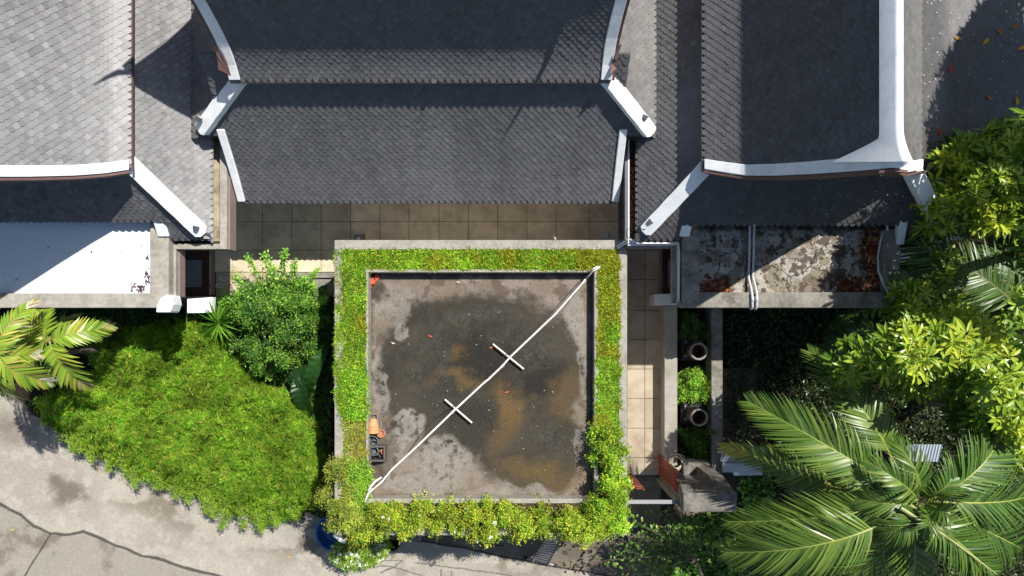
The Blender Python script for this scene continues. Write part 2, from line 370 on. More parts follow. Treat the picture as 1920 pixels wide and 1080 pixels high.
# horn brackets at the foot of the gables
def horn(uv, z0, name, parent, th=.05):   # flat curved bracket given by its outline in plan
    pts = [P(u, v, z0 + dz) for u, v, dz in uv]; n = len(pts)
    b = MB(); b.add([p for p in pts] + [p - Vector((0, 0, th)) for p in pts], [tuple(range(n)), tuple(range(2 * n - 1, n - 1, -1))] + [(i, n + i, n + (i + 1) % n, (i + 1) % n) for i in range(n)])
    return b.build(name, BROWN, parent)
horn([(432, 142, 0), (409, 130, 0), (408, 112, .1), (404, 97, .2), (393, 83, .35), (403, 88, .3), (411, 97, .2), (415, 110, .1), (418, 118, .1), (419, 112, .15), (416, 98, .25), (410, 85, .35), (413, 84, .35), (421, 104, .1)], 5.8, 'horn_bracket', midhouse)
horn([(1143, 140, 0), (1156, 129, 0), (1158, 112, .1), (1161, 96, .2), (1166, 81, .35), (1160, 86, .3), (1154, 98, .2), (1152, 112, .1), (1149, 114, .1), (1148, 104, .15), (1147, 118, 0)], 5.8, 'horn_bracket', midhouse)

# spot lamps on the hips
def spot(u, v, z, az, label):
    p = P(u, v, z); t = thing('spot_lamp', label, 'lamp', p, 'small spot lamps on the white hip caps')
    MB().tube([p, p + Vector((0, 0, .12))], .018, 8).build('post', LAMPM, t)
    d = Vector((math.cos(az), math.sin(az), .15)).normalized(); c = p + Vector((0, 0, .15))
    s_ = d.cross(Vector((0, 0, 1))).normalized(); up_ = s_.cross(d)
    b = MB(); vs = []
    for k, (q, sz) in enumerate(((-.05, .05), (.06, .075))):
        for a, e in ((-1, -1), (1, -1), (1, 1), (-1, 1)): vs.append(c + d * q + s_ * a * sz + up_ * e * sz * .7)
    b.add(vs, [(3, 2, 1, 0), (4, 5, 6, 7), (0, 1, 5, 4), (1, 2, 6, 5), (2, 3, 7, 6), (3, 0, 4, 7)]); b.build('housing', LAMPM, t, .01)
    vs = [c + d * .064 + s_ * a * .055 + up_ * e * .04 for a, e in ((-1, -1), (1, -1), (1, 1), (-1, 1))]; vs += [v_ + d * .012 for v_ in vs]
    MB().add(vs, [(3, 2, 1, 0), (4, 5, 6, 7), (0, 1, 5, 4), (1, 2, 6, 5), (2, 3, 7, 6), (3, 0, 4, 7)]).build('lens', GLASS, t)
spot(377, 227, 4.42, .9, 'small spot lamp on the left hip cap of the middle roof')
spot(1207, 224, 4.42, 1.2, 'small spot lamp on the right hip cap of the middle roof')
spot(372, 430, 3.9, 1.3, 'small spot lamp with a wire on the hip cap beside the dark doorway')
spot(1216, 418, 3.9, .7, 'small spot lamp with a wire ring on the hip cap above the right gutter')
b = MB(); c = P(1208, 418, 3.9); b.tube([c + Vector((.17 * math.cos(a * .4), .17 * math.sin(a * .4), .03)) for a in range(15)], .008, 6); tag(b.build('lamp_wire', CABLE), 'loose wire ring lying round the spot lamp above the right gutter', 'cable')

#--- generic side house (upper tier with ridge north-south, gable to the south, skirt below)
EP = [(0, 0), (.3, .24), (.6, .52), (.95, 1.05), (1.3, 1.75), (1.7, 2.55), (2.1, 3.35), (2.3, 3.7)]
GP = EP
def gable_y(d, y0=3.70, lean=.85, D=2.3): return y0 - lean * np.clip(d / D, 0, 1)

# left house: east slope
lefth = thing('tiled_house', 'left house with pale sunlit slate roof beside the flat white roof', 'house', (-12, 5, 0))
XE, ZE = -8.99, 5.3
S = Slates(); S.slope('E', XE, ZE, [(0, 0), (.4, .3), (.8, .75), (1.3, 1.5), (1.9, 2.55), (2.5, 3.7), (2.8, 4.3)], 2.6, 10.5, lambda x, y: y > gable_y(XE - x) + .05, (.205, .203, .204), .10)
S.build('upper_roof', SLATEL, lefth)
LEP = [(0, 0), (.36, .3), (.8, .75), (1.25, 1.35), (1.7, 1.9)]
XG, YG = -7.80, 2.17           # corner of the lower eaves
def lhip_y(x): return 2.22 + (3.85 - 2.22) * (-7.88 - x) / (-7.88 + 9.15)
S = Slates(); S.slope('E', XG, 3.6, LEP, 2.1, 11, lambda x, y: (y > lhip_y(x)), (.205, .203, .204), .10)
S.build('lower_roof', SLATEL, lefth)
SP = [(0, 0), (.43, .4), (1.43, 1.3), (1.8, 1.7)]
S = Slates(); S.slope('S', YG, 3.6, SP, -17, -7.75, lambda x, y: ((y > 2.58) | (x > PX(303, 3.7))) & (y < lhip_y(x)) & (y < 3.95), (.092, .092, .098), .14)
S.build('skirt_roof', SLATE, lefth)
hipcap((-9.22, 3.92, 5.02), (-7.98, 2.32, 3.72), .38, lefth)
strip([P(293, 390, 4.2), P(297, 412, 4.03), P(306, 444, 3.78)], .3, lefth)
# barge of the left gable
def gbarge(xe, sgn, parent, ze=ZE, D=2.8, prof=[(0, 0), (.4, .3), (.8, .75), (1.3, 1.5), (1.9, 2.55), (2.5, 3.7), (2.8, 4.3)], w=.24, lean=.85, y0=3.70, DD=2.3, wob=0, name='barge_board'):
    pts = []; fp = []
    for i in range(25):
        d = D * i / 24; y = y0 - lean * min(1.25, d / DD); z = ze + prof_z(prof, d)
        pts.append((xe - sgn * d, y + .02, z + .10)); fp.append((xe - sgn * d, y - w / 2 - .02, z + .06))
    MB().sweep(pts, (0, 1, 0), w, h=.12).build(name, WHITE, parent, .015)
    MB().sweep(fp, (0, 1, 0), .05, h=.3).build('fascia', BROWN, parent)
gbarge(XE, 1, lefth)
rib([(XE + .01, 3.6, ZE + .0), (XE + .01, 10.5, ZE + .0)], .025, .1, 'eave_board', BROWN, lefth, side=(1, 0, 0))
MB().box(-13.6, -9.4, 3.95, 11, 4.2, 5.25).build('gable_wall', BROWNW, lefth)
# west slope of the left house's upper roof (far side of its ridge)
b = MB(); b.add([(-11.79, 2.8, 9.55), (-11.79, 11, 9.55), (-14.6, 11, 5.3), (-14.6, 3.7, 5.3)], [(0, 1, 2, 3)], (.15, .15, .16)); b.build('rear_roof', SLATE, lefth)
b = MB(); b.box(PX(185, 5), PX(207, 5), PY(328, 5), PY(321, 5), 4.85, 5.0); b.build('corbel', GREYW, lefth, .01)
# flat roof of the left house
FZ = 3.6
def leftflat(U, V):
    n = fbm(U * .012, V * .02, 5, 3); C = np.zeros(U.shape + (3,)) + np.array((.60, .66, .69))
    C = mixc(C, (.52, .57, .60), sst(.5, .75, n) * .5)
    C = mixc(C, (.45, .46, .46), sst(535, 550, V) * sst(.5, .6, fbm(U * .05, V * .05, 4, 8)) * .6)
    C = mixc(C, (.6, .63, .62), sst(12, 6, np.abs(np.hypot(U - 90, (V - 520) * 2) - 30)) * .25)
    return C
grid('flat_roof', -200, 282, 408, 553, FZ, 300, 100, leftflat, BLUEW if False else PAINTED, lefth)
b = MB(); b.prism([(-17, PY(577, 3.72)), (PX(316, 3.72), PY(577, 3.72)), (PX(316, 3.72), PY(440, 3.72)), (PX(303, 3.72), PY(418, 3.72)), (PX(281, 3.72), PY(414, 3.72)), (PX(281, 3.72), PY(550, 3.72)), (-17, PY(550, 3.72))], 3.35, 3.72)
b.build('parapet', CONC, lefth, .012)
b = MB(); b.box(-17, -10.46, PY(577, 3.72) + .12, 2.62, GZ, 3.34); b.build('wall', GREYW, lefth)
b = MB(); b.box(-17, -8.9, 2.7, 11, 0.0, 3.6); b.build('wall', WHITE, lefth)
# white rounded corner piece of the parapet
b = MB(); b.prism([(P(292, 586, 3.8).x, P(292, 586, 3.8).y), (P(319, 586, 3.8).x, P(319, 586, 3.8).y), (P(325, 571, 3.8).x, P(325, 571, 3.8).y), (P(322, 554, 3.8).x, P(322, 554, 3.8).y), (P(312, 552, 3.8).x, P(312, 552, 3.8).y), (P(300, 560, 3.8).x, P(300, 560, 3.8).y), (P(294, 572, 3.8).x, P(294, 572, 3.8).y)], 3.3, 3.82)
b.build('parapet_end', WHITE, lefth, .04)
# gutter: L then down along the doorway
def gutter(path, w, z, parent, side, rim=CONC, nm='gutter', rimw=.16, depth=.22):   # path of the rim centre
    MB().sweep([Vector((*p, z)) for p in path], None, rimw, h=depth).build(nm, rim, parent, .01)
g = [(PX(418.5, 3.45), PY(255, 3.45)), (PX(418.5, 3.45), PY(467, 3.45))]
b = MB(); x0, x1 = PX(412, 3.45), PX(425, 3.45)
b.box(x0, x1, PY(467, 3.45), PY(250, 3.45), 3.2, 3.45); b.box(PX(318, 3.45), x0 - .001, PY(467, 3.45), PY(457, 3.45), 3.2, 3.447); b.box(PX(318, 3.45), PX(329.5, 3.45), PY(556, 3.45), PY(467, 3.45) - .001, 3.2, 3.45)
b.build('gutter_rim', CONC, lefth, .008)
b = MB(); b.box(PX(398, 3.3), x0 - .002, PY(452, 3.3), PY(250, 3.3), 3.15, 3.24); b.build('gutter', mat('tan_gutter', (.36, .31, .22), .9, .1, .25, 8, .2, 30, stain=(.1, .07, .04), sscale=3, samt=.7), lefth)
b = MB(); b.box(PX(313, 3.3), x0 - .002, PY(457, 3.3), PY(447, 3.3), 3.1, 3.2); b.box(PX(313, 3.3), PX(318.5, 3.3), PY(556, 3.3), PY(457.2, 3.3), 3.15, 3.26); b.build('gutter', mat('dark_gutter', (.05, .03, .025), .9, .2, .3, 30), lefth)
b = MB(); b.box(x1 - .03, x1 + .03, PY(467, 3.4), PY(250, 3.4), 2.9, 3.3); b.box(PX(330, 3.45), PX(330, 3.45) + .03, PY(556, 3.4), PY(467, 3.4), 3.0, 3.3); b.build('fascia', BROWNW, lefth)
# doorway of the left house
MB().box(PX(333, .12), PX(391, .12), PY(553, .12), PY(460, .12), -.1, .12).build('porch_floor', DKRED, lefth, .01)
MB().box(PX(391, .12) + .002, PX(401, .08), PY(553, .12), PY(455, .08), -.1, .07).build('door_step', BROWNW, lefth, .01)
MB().box(PX(333, .5), PX(392, .5), PY(560, .5), PY(555, .5), .0, .5).build('porch_wall', CONCM, lefth, .01)
b = MB(); b.prism([(P(318, 586, 2.2).x, P(318, 586, 2.2).y), (P(395, 583, 1.2).x, P(395, 583, 1.2).y - .05), (P(397, 557, 1.2).x, P(397, 557, 1.2).y), (P(318, 558, 2.2).x, P(318, 558, 2.2).y)], .9, 1.15)
b.build('white_ledge', WHITE, lefth, .01)
pc = P(361, 513, .14)
b = MB(); b.box(pc.x - .29, pc.x + .29, pc.y - .42, pc.y + .42, .121, .145); tag(b.build('door_mat', MATG, None, .012), 'grey quilted door mat on the dark red porch of the left house', 'door mat')
# slippers
def slipper(u, v, label):
    p = P(u, v, .02); t = thing('slipper', label, 'slipper', p, 'pair of slippers by the doorway')
    b = MB(); pts = [(p.x + .135 * math.cos(a) * (1 if math.cos(a) > 0 else .95), p.y + (.05 + .012 * math.cos(a)) * math.sin(a)) for a in [2 * math.pi * k / 20 for k in range(20)]]
    b.prism(pts, .003, .022); b.build('sole', mat('slipper_sole', (.36, .33, .33), .7), t)
    b = MB(); b.tube([(p.x - .12 + .03, p.y - .055, .02), (p.x - .05, p.y - .05, .07), (p.x - .05, p.y + .05, .07), (p.x - .09, p.y + .055, .02)], .014, 6); b.tube([p + Vector((.125 * math.cos(a), .058 * math.sin(a), .02)) for a in [2 * math.pi * k / 20 for k in range(21)]], .012, 6); b.build('strap', mat('slipper_rim', (.7, .66, .7), .6), t)
slipper(419, 523, 'upper white rimmed slipper left outside the dark doorway'); slipper(412, 536, 'lower white rimmed slipper left outside the dark doorway')

# right house
righth = thing('tiled_house', 'right house with white ridge cap and shaded slates under the trees', 'house', (7, 6, 0))
XW = PX(1318, 5.3)
RP = EP; RD = 2.45; RPf = [(0, 0), (.35, .26), (.75, .6), (1.15, 1.3), (1.55, 2.15), (1.95, 3.1), (2.3, 4.0)]
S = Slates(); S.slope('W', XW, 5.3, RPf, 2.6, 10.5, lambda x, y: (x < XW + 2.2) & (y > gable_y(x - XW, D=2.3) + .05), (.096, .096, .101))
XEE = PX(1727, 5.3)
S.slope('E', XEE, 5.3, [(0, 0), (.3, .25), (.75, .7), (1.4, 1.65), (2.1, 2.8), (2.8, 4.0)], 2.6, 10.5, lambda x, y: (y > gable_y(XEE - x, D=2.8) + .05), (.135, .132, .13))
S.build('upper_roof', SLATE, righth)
XWL = PX(1193, 3.6)
def rhip_y(x): return 2.28 + (3.8 - 2.28) * (x - 3.30) / (4.75 - 3.30)
WLP = [(0, 0), (.42, .4), (.9, .85), (1.4, 1.35), (1.8, 1.8)]
S = Slates(); S.slope('W', XWL, 3.6, WLP, 2.1, 11, lambda x, y: y > rhip_y(x), (.112, .112, .117))
def ehip_y(x): return 3.75 + (2.3 - 3.75) * (x - 9.35) / (11.15 - 9.35)
S.slope('E', 14.6, 2.9, [(0, 0), (3.4, .72), (4.2, 1.15), (5.2, 1.95)], 2.1, 11, lambda x, y: y > np.where(x < 11.15, ehip_y(x), 2.3), (.07, .069, .069), .09)
S.build('lower_roof', SLATEL, righth)
XR0, XR1 = PX(1290, 3.7), PX(1696, 3.8)
S = Slates(); S.slope('S', 2.17, 3.6, [(0, 0), (.4, .4), (1.4, 1.3), (1.8, 1.7)], 3.1, 11.3, lambda x, y: ((y > 2.55) | (x < XR0) | (x > XR1)) & (y < rhip_y(x)) & (y < ehip_y(x)) & (y < 3.95), (.085, .082, .083))
S.build('skirt_roof', SLATE, righth)
hipcap((4.72, 3.82, 4.98), (3.42, 2.36, 3.74), .36, righth)
hipcap((9.42, 3.72, 5.0), (11.05, 2.40, 3.72), .42, righth, lift=.26)
strip([P(1291, 404, 4.05), P(1288, 424, 3.95), P(1284, 444, 3.8)], .26, righth)
strip([P(1697, 406, 4.1), P(1693, 430, 3.95), P(1688, 459, 3.75)], .2, righth)
def rb(t, e): return
pts = []; fp = []; ws = []
for i in range(25):
    d = 2.3 * i / 24; y = 3.70 - .85 * min(1, d / 2.3); z = 5.3 + prof_z(RPf, d)
    pts.append((XW + d, y + .04, z + .1)); fp.append((XW + d, y - .13, z + .06)); ws.append(.24 + .03 * (i / 24))
MB().sweep(pts, (0, 1, 0), .24, h=.12, ws=ws).build('barge_board', WHITE, righth, .015)
MB().sweep(fp, (0, 1, 0), .05, h=.3).build('fascia', BROWN, righth)
EPf = [(0, 0), (.3, .25), (.75, .7), (1.4, 1.65), (2.1, 2.8), (2.8, 4.0)]
pts = []; fp = []
for i in range(25):
    d = 2.8 * i / 24; y = 3.70 - .85 * min(1, d / 2.8); z = 5.3 + prof_z(EPf, d)
    pts.append((XEE - d, y + .04, z + .1)); fp.append((XEE - d + (.14 if i == 0 else 0), y - .13, z + .06))
MB().sweep(pts, (0, 1, 0), .24, h=.12).build('barge_board', WHITE, righth, .015)
MB().sweep(fp, (0, 1, 0), .05, h=.3).build('fascia', BROWN, righth)
# ridge cap: broad white band curving into the gable corner
XR = XW + 2.36; ZR = 9.3
b = MB(); rows = []
for i in range(60):
    t = i / 59; y = 2.82 + (10.5 - 2.82) * t ** 1.6; f = max(0, 1 - (y - 2.82) / .55)
    rise = .22 * max(0, 1 - (y - 2.82) / .7) ** 2
    rows.append([(XR - .20 - .45 * f ** 1.3, y + .32 * f, ZR - .22 - .95 * f ** 1.3), (XR - .06, y, ZR + .03 + rise), (XR - .02, y, ZR + .08 + rise), (XR + .07 + .05 * f, y, ZR + .08 + rise), (XR + .11 + .08 * f, y, ZR - .25)])
vs = [p for r in rows for p in r]; fs = [(5 * i + k, 5 * i + k + 1, 5 * i + 6 + k, 5 * i + 5 + k) for i in range(59) for k in range(4)]
b.add(vs, fs + [(0, 1, 2, 3, 4)]); b.build('ridge_cap', WHITE, righth, smooth=True)
b = MB(); b.box(PX(1357, 5), PX(1380, 5), PY(327, 5), PY(319, 5), 4.85, 5.0); b.build('corbel', GREYW, righth, .01); b = MB(); b.box(PX(1653, 5), PX(1673, 5), PY(329, 5), PY(320, 5), 4.85, 5.0); b.build('corbel', GREYW, righth, .01)
rib([(XW + .03, 3.6, 5.27), (XW + .03, 10.5, 5.27)], .06, .16, 'eave_board', CONCM, righth, side=(1, 0, 0))
MB().box(4.9, 9.3, 3.95, 11, 4.0, 5.2).build('gable_wall', BROWNW, righth)
# right flat roof
RZ = 3.5
CR = [[(1330, 470), (1352, 478), (1380, 474), (1400, 490), (1430, 505), (1450, 500)], [(1352, 478), (1350, 500), (1342, 520)], [(1380, 474), (1384, 452), (1376, 440)], [(1400, 490), (1396, 520)], [(1450, 500), (1480, 520), (1478, 545)], [(1480, 520), (1520, 500), (1560, 515)], [(1430, 505), (1440, 530)], [(1520, 500), (1530, 470), (1560, 455)], [(1316, 455), (1335, 450), (1352, 440)]]
def rightflat(U, V):
    du = (fbm(U * .07, V * .07, 4, 5) - .5) * 16; dv = (fbm(U * .07, V * .07, 4, 9) - .5) * 16
    C = np.zeros(U.shape + (3,)) + np.array((.33, .31, .28))
    C = mixc(C, (.42, .39, .34), sst(.5, .7, fbm(U * .05, V * .05, 5, 2)) * .8)
    C = mixc(C, (.17, .145, .10), sst(.50, .56, fbm(U * .06, V * .06, 6, 21)) * .8)
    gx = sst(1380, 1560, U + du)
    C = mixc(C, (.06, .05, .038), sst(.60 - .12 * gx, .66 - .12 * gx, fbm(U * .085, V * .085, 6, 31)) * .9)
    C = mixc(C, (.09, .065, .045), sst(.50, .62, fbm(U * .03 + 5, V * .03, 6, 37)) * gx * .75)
    C = mixc(C, (.03, .025, .02), sst(20, 12, V - 417 + du * .6) * .6)  # the eave's cast shadow, painted as a dark band
    for p in CR: C = mixc(C, (.04, .035, .03), sst(1.8, .6, dpoly(U + du * .7, V + dv * .7, p)) * .85)
    for (a, b_, r, q) in ((1345, 540, 26, 14), (1612, 535, 40, 16), (1635, 465, 22, 50), (1640, 510, 14, 30)):
        C = mixc(C, (.06, .022, .014), sst(1.15, .8, np.hypot((U - a + du) / r, (V - b_ + dv) / q)) * .9)
    return C
grid('flat_roof', 1306, 1662, 405, 552, RZ, 620, 260, rightflat, PAINTED, righth)
b = MB(); z1 = 3.74
b.box(PX(1282, z1), PX(1312, z1), PY(577, z1), PY(430, z1), 3.3, z1); b.box(PX(1312, z1) + .001, PX(1688, z1), PY(577, z1), PY(548, z1), 3.3, z1 - .003); b.box(PX(1656, z1), PX(1688, z1), PY(548, z1) + .001, PY(430, z1), 3.3, z1)
b.build('parapet', CONCM, righth, .015)
b = MB(); b.box(5.72, PX(1680, 3.3), PY(577, z1) + .12, 2.6, GZ, 3.28); b.build('wall', GREYW, righth)
b = MB(); b.box(4.9, 10.6, 2.7, 11, GZ, 3.6); b.build('wall', BROWNW, righth)
b = MB(); b.box(PX(1276, 3.6), PX(1292, 3.6), PY(576, 3.6), PY(566, 3.6), 3.2, 3.6); b.build('parapet_end', CONCD, righth, .03)
# right gutter
b = MB(); z = 3.45
b.box(PX(1172, z), PX(1177, z), PY(450, z), PY(262, z), 3.2, z); b.build('gutter_rim', mat('dark_gutter_paint', (.1, .1, .11), .6, .4, .2, 10), righth)
b = MB(); b.box(PX(1177, z) + .001, PX(1180, z), PY(456, z), PY(262, z), 3.2, z + .02); b.box(PX(1178, z), PX(1275, z), PY(460, z), PY(452, z), 3.3, z - .05); b.box(PX(1270, z), PX(1275, z), PY(566, z), PY(460, z) - .001, 3.2, z); b.build('gutter_rim', GREYW, righth)
b = MB(); b.box(PX(1178, z), PX(1268, z), PY(463, z), PY(460, z) - .002, 3.0, 3.3); b.box(PX(1262, z), PX(1270, z) - .001, PY(568, z), PY(463, z), 3.15, 3.38); b.build('fascia', CONCM, righth)
b = MB(); b.box(PX(1180, 3.3), PX(1195, 3.3), PY(448, 3.3), PY(262, 3.3), 3.1, 3.2); b.box(PX(1275, 3.3), PX(1283, 3.3), PY(566, 3.3), PY(448, 3.3), 3.1, 3.2); b.box(PX(1190, 3.3), PX(1275, 3.3) - .001, PY(453, 3.3), PY(446, 3.3), 3.1, 3.22); b.build('gutter', mat('leafy_gutter', (.07, .035, .02), .95, .1, .6, 30, .5, 30, stain=(.2, .15, .1), sscale=12, samt=.8), righth)
# right doorway
MB().box(PX(1243, .12), PX(1300, .12), PY(551, .12), PY(460, .12), -.1, .12).build('porch_floor', DKRED, righth, .01)
MB().box(PX(1237, .08), PX(1243, .12) - .002, PY(553, .12), PY(455, .08), -.1, .07).build('door_step', BROWNW, righth, .01)
MB().box(PX(1228, .9), PX(1275, .9), PY(572, .9), PY(551, .9), -.1, .9).build('porch_wall', GREYW, righth, .015)
pc = P(1270, 513, .14)
b = MB(); b.box(pc.x - .29, pc.x + .29, pc.y - .42, pc.y + .42, .121, .145); tag(b.build('door_mat', MATG, None, .012), 'grey door mat half hidden under the gutter of the right house', 'door mat')

# fallen leaves helper
def litter(name, label, pts, size, cols, parent=None, kind='stuff', cat='leaf litter'):
    V = []; Fq = []; C = []
    for k, p in enumerate(pts):
        a = random.uniform(0, 6.28); L = size * random.uniform(.6, 1.3); W = L * random.uniform(.16, .3); d = Vector((math.cos(a), math.sin(a), random.uniform(-.2, .3))); s_ = Vector((-math.sin(a), math.cos(a), random.uniform(-.4, .4)))
        b = len(V); V += [p - d * L / 2, p + s_ * W + Vector((0, 0, .012)), p + d * L / 2, p - s_ * W + Vector((0, 0, .012))]; Fq.append((b, b + 1, b + 2, b + 3))
        C += [random.choice(cols)] * 4
    o = mesh_np(name, [tuple(v) for v in V], [np.array(Fq)], LITTER, parent, np.array(C))
    if parent is None: tag(o, label, cat, kind=kind)
    return o
RED = [(.12, .03, .02), (.2, .06, .03), (.08, .03, .02), (.25, .12, .06)]
def rp(u0, u1, v0, v1, z, n, jz=.03): return [P(random.uniform(u0, u1), random.uniform(v0, v1), z + random.uniform(0.005, jz)) for _ in range(n)]
def rpg(u, v, su, sv, z, n, jz=.05): return [P(random.gauss(u, su), random.gauss(v, sv), z + random.uniform(.005, jz)) for _ in range(n)]
litter('leaf_litter', 'red brown leaves filling the narrow gutter left of the dark doorway', rp(313.5, 318, 462, 554, 3.28, 260), .04, RED)
litter('leaf_litter', 'brown leaves lying in the gutter between the middle and right roofs', rp(1181, 1190, 270, 446, 3.24, 300), .06, RED + [(.3, .24, .16)])
litter('leaf_litter', 'brown leaves in the gutter right of the shaded porch', rp(1276, 1282, 460, 560, 3.24, 140), .06, RED + [(.3, .24, .16)])
pts = [P(264, 541, FZ)] * 0 + rpg(264, 541, 4, 4, FZ, 34) + rpg(247, 537, 3, 3, FZ, 9) + rpg(277, 515, 2, 9, FZ, 26) + rpg(276, 483, 1.5, 3, FZ, 8) + rp(20, 280, 460, 552, FZ, 10)
litter('leaf_litter', 'dark purple fallen leaves in the corner of the white flat roof', [p for p in pts if p.x < PX(281, FZ)], .07, [(.1, .04, .05), (.14, .06, .06), (.07, .03, .035)])
litter('leaf_litter', 'heap of red brown leaves round the drain of the cracked flat roof', rpg(1342, 538, 12, 6, RZ, 300, .1), .14, RED)
litter('leaf_litter', 'red brown leaves heaped in the right corner of the cracked flat roof', [p for p in rpg(1615, 535, 20, 7, RZ, 330, .1) + rpg(1635, 470, 9, 26, RZ, 260, .08) if p.x < PX(1656, RZ)], .14, RED + [(.4, .22, .08)])
litter('leaf_litter', 'scattered leaves and pale petals on the cracked flat roof', rp(1315, 1650, 430, 545, RZ, 420, .03), .06, RED + [(.5, .45, .35), (.45, .4, .3), (.3, .25, .1)])
litter('leaf_litter', 'pale petals sprinkled over the shaded slates by the white ridge', [p for p in (P(random.uniform(1530, 1690), random.uniform(340, 412), 0) for _ in range(60))] and [Vector((PX(u, 4.5), y, 3.6 + 1.0 * (y - 2.17) + .08)) for u, y in [(random.uniform(1500, 1700), random.uniform(2.65, 3.5)) for _ in range(60)]], .035, [(.75, .7, .66)])
def zE(x): return 2.9 + float(np.interp(14.6 - x, [0, 3.4, 4.2, 5.2], [0, .72, 1.15, 1.95]))
pts = []
for _ in range(150):
    x = random.uniform(9.6, 13.8); y = random.uniform(3.4, 8.5); pts.append(Vector((x, y, zE(x) + .06)))
litter('leaf_litter', 'pale petals sprinkled over the right roof beside the tree shadow', pts, .045, [(.75, .7, .62)])
k = 0
for u, v, c in ((1848, 78, 'yellow'), (1797, 72, 'brown'), (1907, 190, 'yellow'), (1875, 60, 'brown'), (1902, 50, 'brown'), (1855, 183, 'brown'), (1761, 249, 'red'), (1915, 90, 'yellow'), (1782, 130, 'red')):
    x = PX(u, 4.0); x = PX(u, zE(x)); z = zE(x) + .05; p = P(u, v, z)
    o = MB(); a = random.uniform(0, 3); d = Vector((math.cos(a), math.sin(a), .1)) * .13; s_ = Vector((-math.sin(a), math.cos(a), 0)) * .045
    cc = {'yellow': (.55, .32, .04), 'brown': (.3, .15, .04), 'red': (.4, .07, .02)}[c]
    o.add([p - d, p - d * .3 + s_ + Vector((0, 0, .02)), p + d * .4 + s_ + Vector((0, 0, .02)), p + d, p + d * .4 - s_ + Vector((0, 0, .02)), p - d * .3 - s_ + Vector((0, 0, .02))], [(0, 1, 2, 3, 4, 5)], cc)
    tag(o.build('fallen_leaf', LITTER), c + ' dry leaf on the right roof, number'.replace(', number', '') + ' ' + {1848: 'near the top, larger of the pair', 1797: 'nearest the white ridge', 1907: 'just above the tree crown', 1875: 'between two others near the top edge', 1902: 'close to the top right corner', 1855: 'in the middle of the tree shadow', 1761: 'lowest of all near the gable corner', 1915: 'at the right edge of the picture', 1782: 'beside the shadow edge'}[u], 'leaf', 'dry leaves on the right roof')

# ------------------------------------------------------------------ terrace floor
def slabs(name, label, xs, ys, z, cut, cf):
    b = MB(); g = .008
    for x0, x1 in zip(xs[:-1], xs[1:]):
        for y0, y1 in zip(ys[:-1], ys[1:]):
            if not cut((x0 + x1) / 2, (y0 + y1) / 2): continue
            l = random.uniform(.92, 1.08); c = tuple(cf[i] * l for i in range(3))
            b.box(x0 + g, x1 - g, y0 + g, y1 - g, z - .05, z, c)
    o = b.build(name, TILE); tag(o, kind='structure'); return o
gx = [(u - 960) / 60 for u in (-10 + 435 - 55 * 3, 270 + 55, 380, 435, 492, 547, 602, 657, 712, 767, 823, 878, 933, 988, 1043, 1105, 1160, 1209, 1242, 1300)]
gx = sorted(set(gx))
gy = sorted([(606 - v) / 60 for v in (250, 305, 360, 415, 469, 524, 582, 637, 692, 747, 803, 858, 888)])
def fcut(x, y):
    if y > 1.35: return x < 4.9
    if 1.0 < y: return x < 4.9 
    if x > 3.3 and x < 4.75: return True
    return False
gxw = sorted([(u - 960) / 60 for u in (1176, 1209, 1243)])
yl = sorted([(606 - v) / 60 for v in (250, 305, 360, 415, 469, 510)])
slabs('balcony_floor', '', [x for x in gx if x < 3.7], yl, 0, lambda x, y: x < 4.9, (.72, .60, .44))
yw = sorted([(606 - v) / 60 for v in (415, 469, 524, 582, 637, 692, 747, 803, 858, 888)])
slabs('walkway_floor', '', gxw + [(1300 - 960) / 60], [y for y in yw if True], .0, lambda x, y: x < 4.72 or y > 1, (.40, .34, .26))
slabs('landing_floor', '', [(u - 960) / 60 for u in (405, 435, 492, 547, 575)], [(606 - 556) / 60, (606 - 510) / 60 - .004], -.004, lambda x, y: True, (.50, .42, .31))
b = MB(); b.box(-10.6, 5.6, .85, 6.5, -.35, -.056); b.box(3.4, 4.8, -4.75, .85, -.35, -.056); o = b.build('terrace_slab', CONCM); tag(o, kind='structure')
# ledge at the terrace's south edge
ter = thing('terrace_wall', 'low grey concrete wall closing the tiled balcony above the green shrub', 'wall', P(500, 550, 0))
MB().box(PX(398, .0), PX(556, .0), PY(562, .0), PY(556.5, .0), GZ, .06).build('wall', CONC, ter, .01)
MB().box(PX(556, .0), PX(628, .0), PY(521, .0), PY(511, .0), GZ, .04).build('wall', CONCM, ter, .01)
MB().box(PX(553, .0), PX(560, .0) , PY(556, .0), PY(511, .0), GZ, .05).build('wall', CONCM, ter, .01)
# small vents in the balcony by the parapet
t = thing('brick_vent', 'small red brick vent box against the parapet on the balcony floor', 'vent', P(673, 443, 0))
b = MB(); z = .14; x0, x1, y0, y1 = PX(664, z), PX(683, z), PY(449, z), PY(440, z)
b.box(x0, x0 + .04, y0, y1, 0, z); b.box(x1 - .12, x1, y0, y1, 0, z); b.box(x0, x1, y1 - .04, y1 + .001, 0, z - .002); b.build('frame', BROWNW, t)
MB().box(x0 + .05, x1 - .13, y0, y1 - .05, 0, .03).build('opening', WHITE, t)
b = MB(); b.box(PX(1127, .1), PX(1140, .1), PY(447, .1), PY(436, .1), 0, .1); tag(b.build('concrete_block', GREYW, None, .01), 'small pale concrete block by the parapet at the right end of the balcony', 'block')

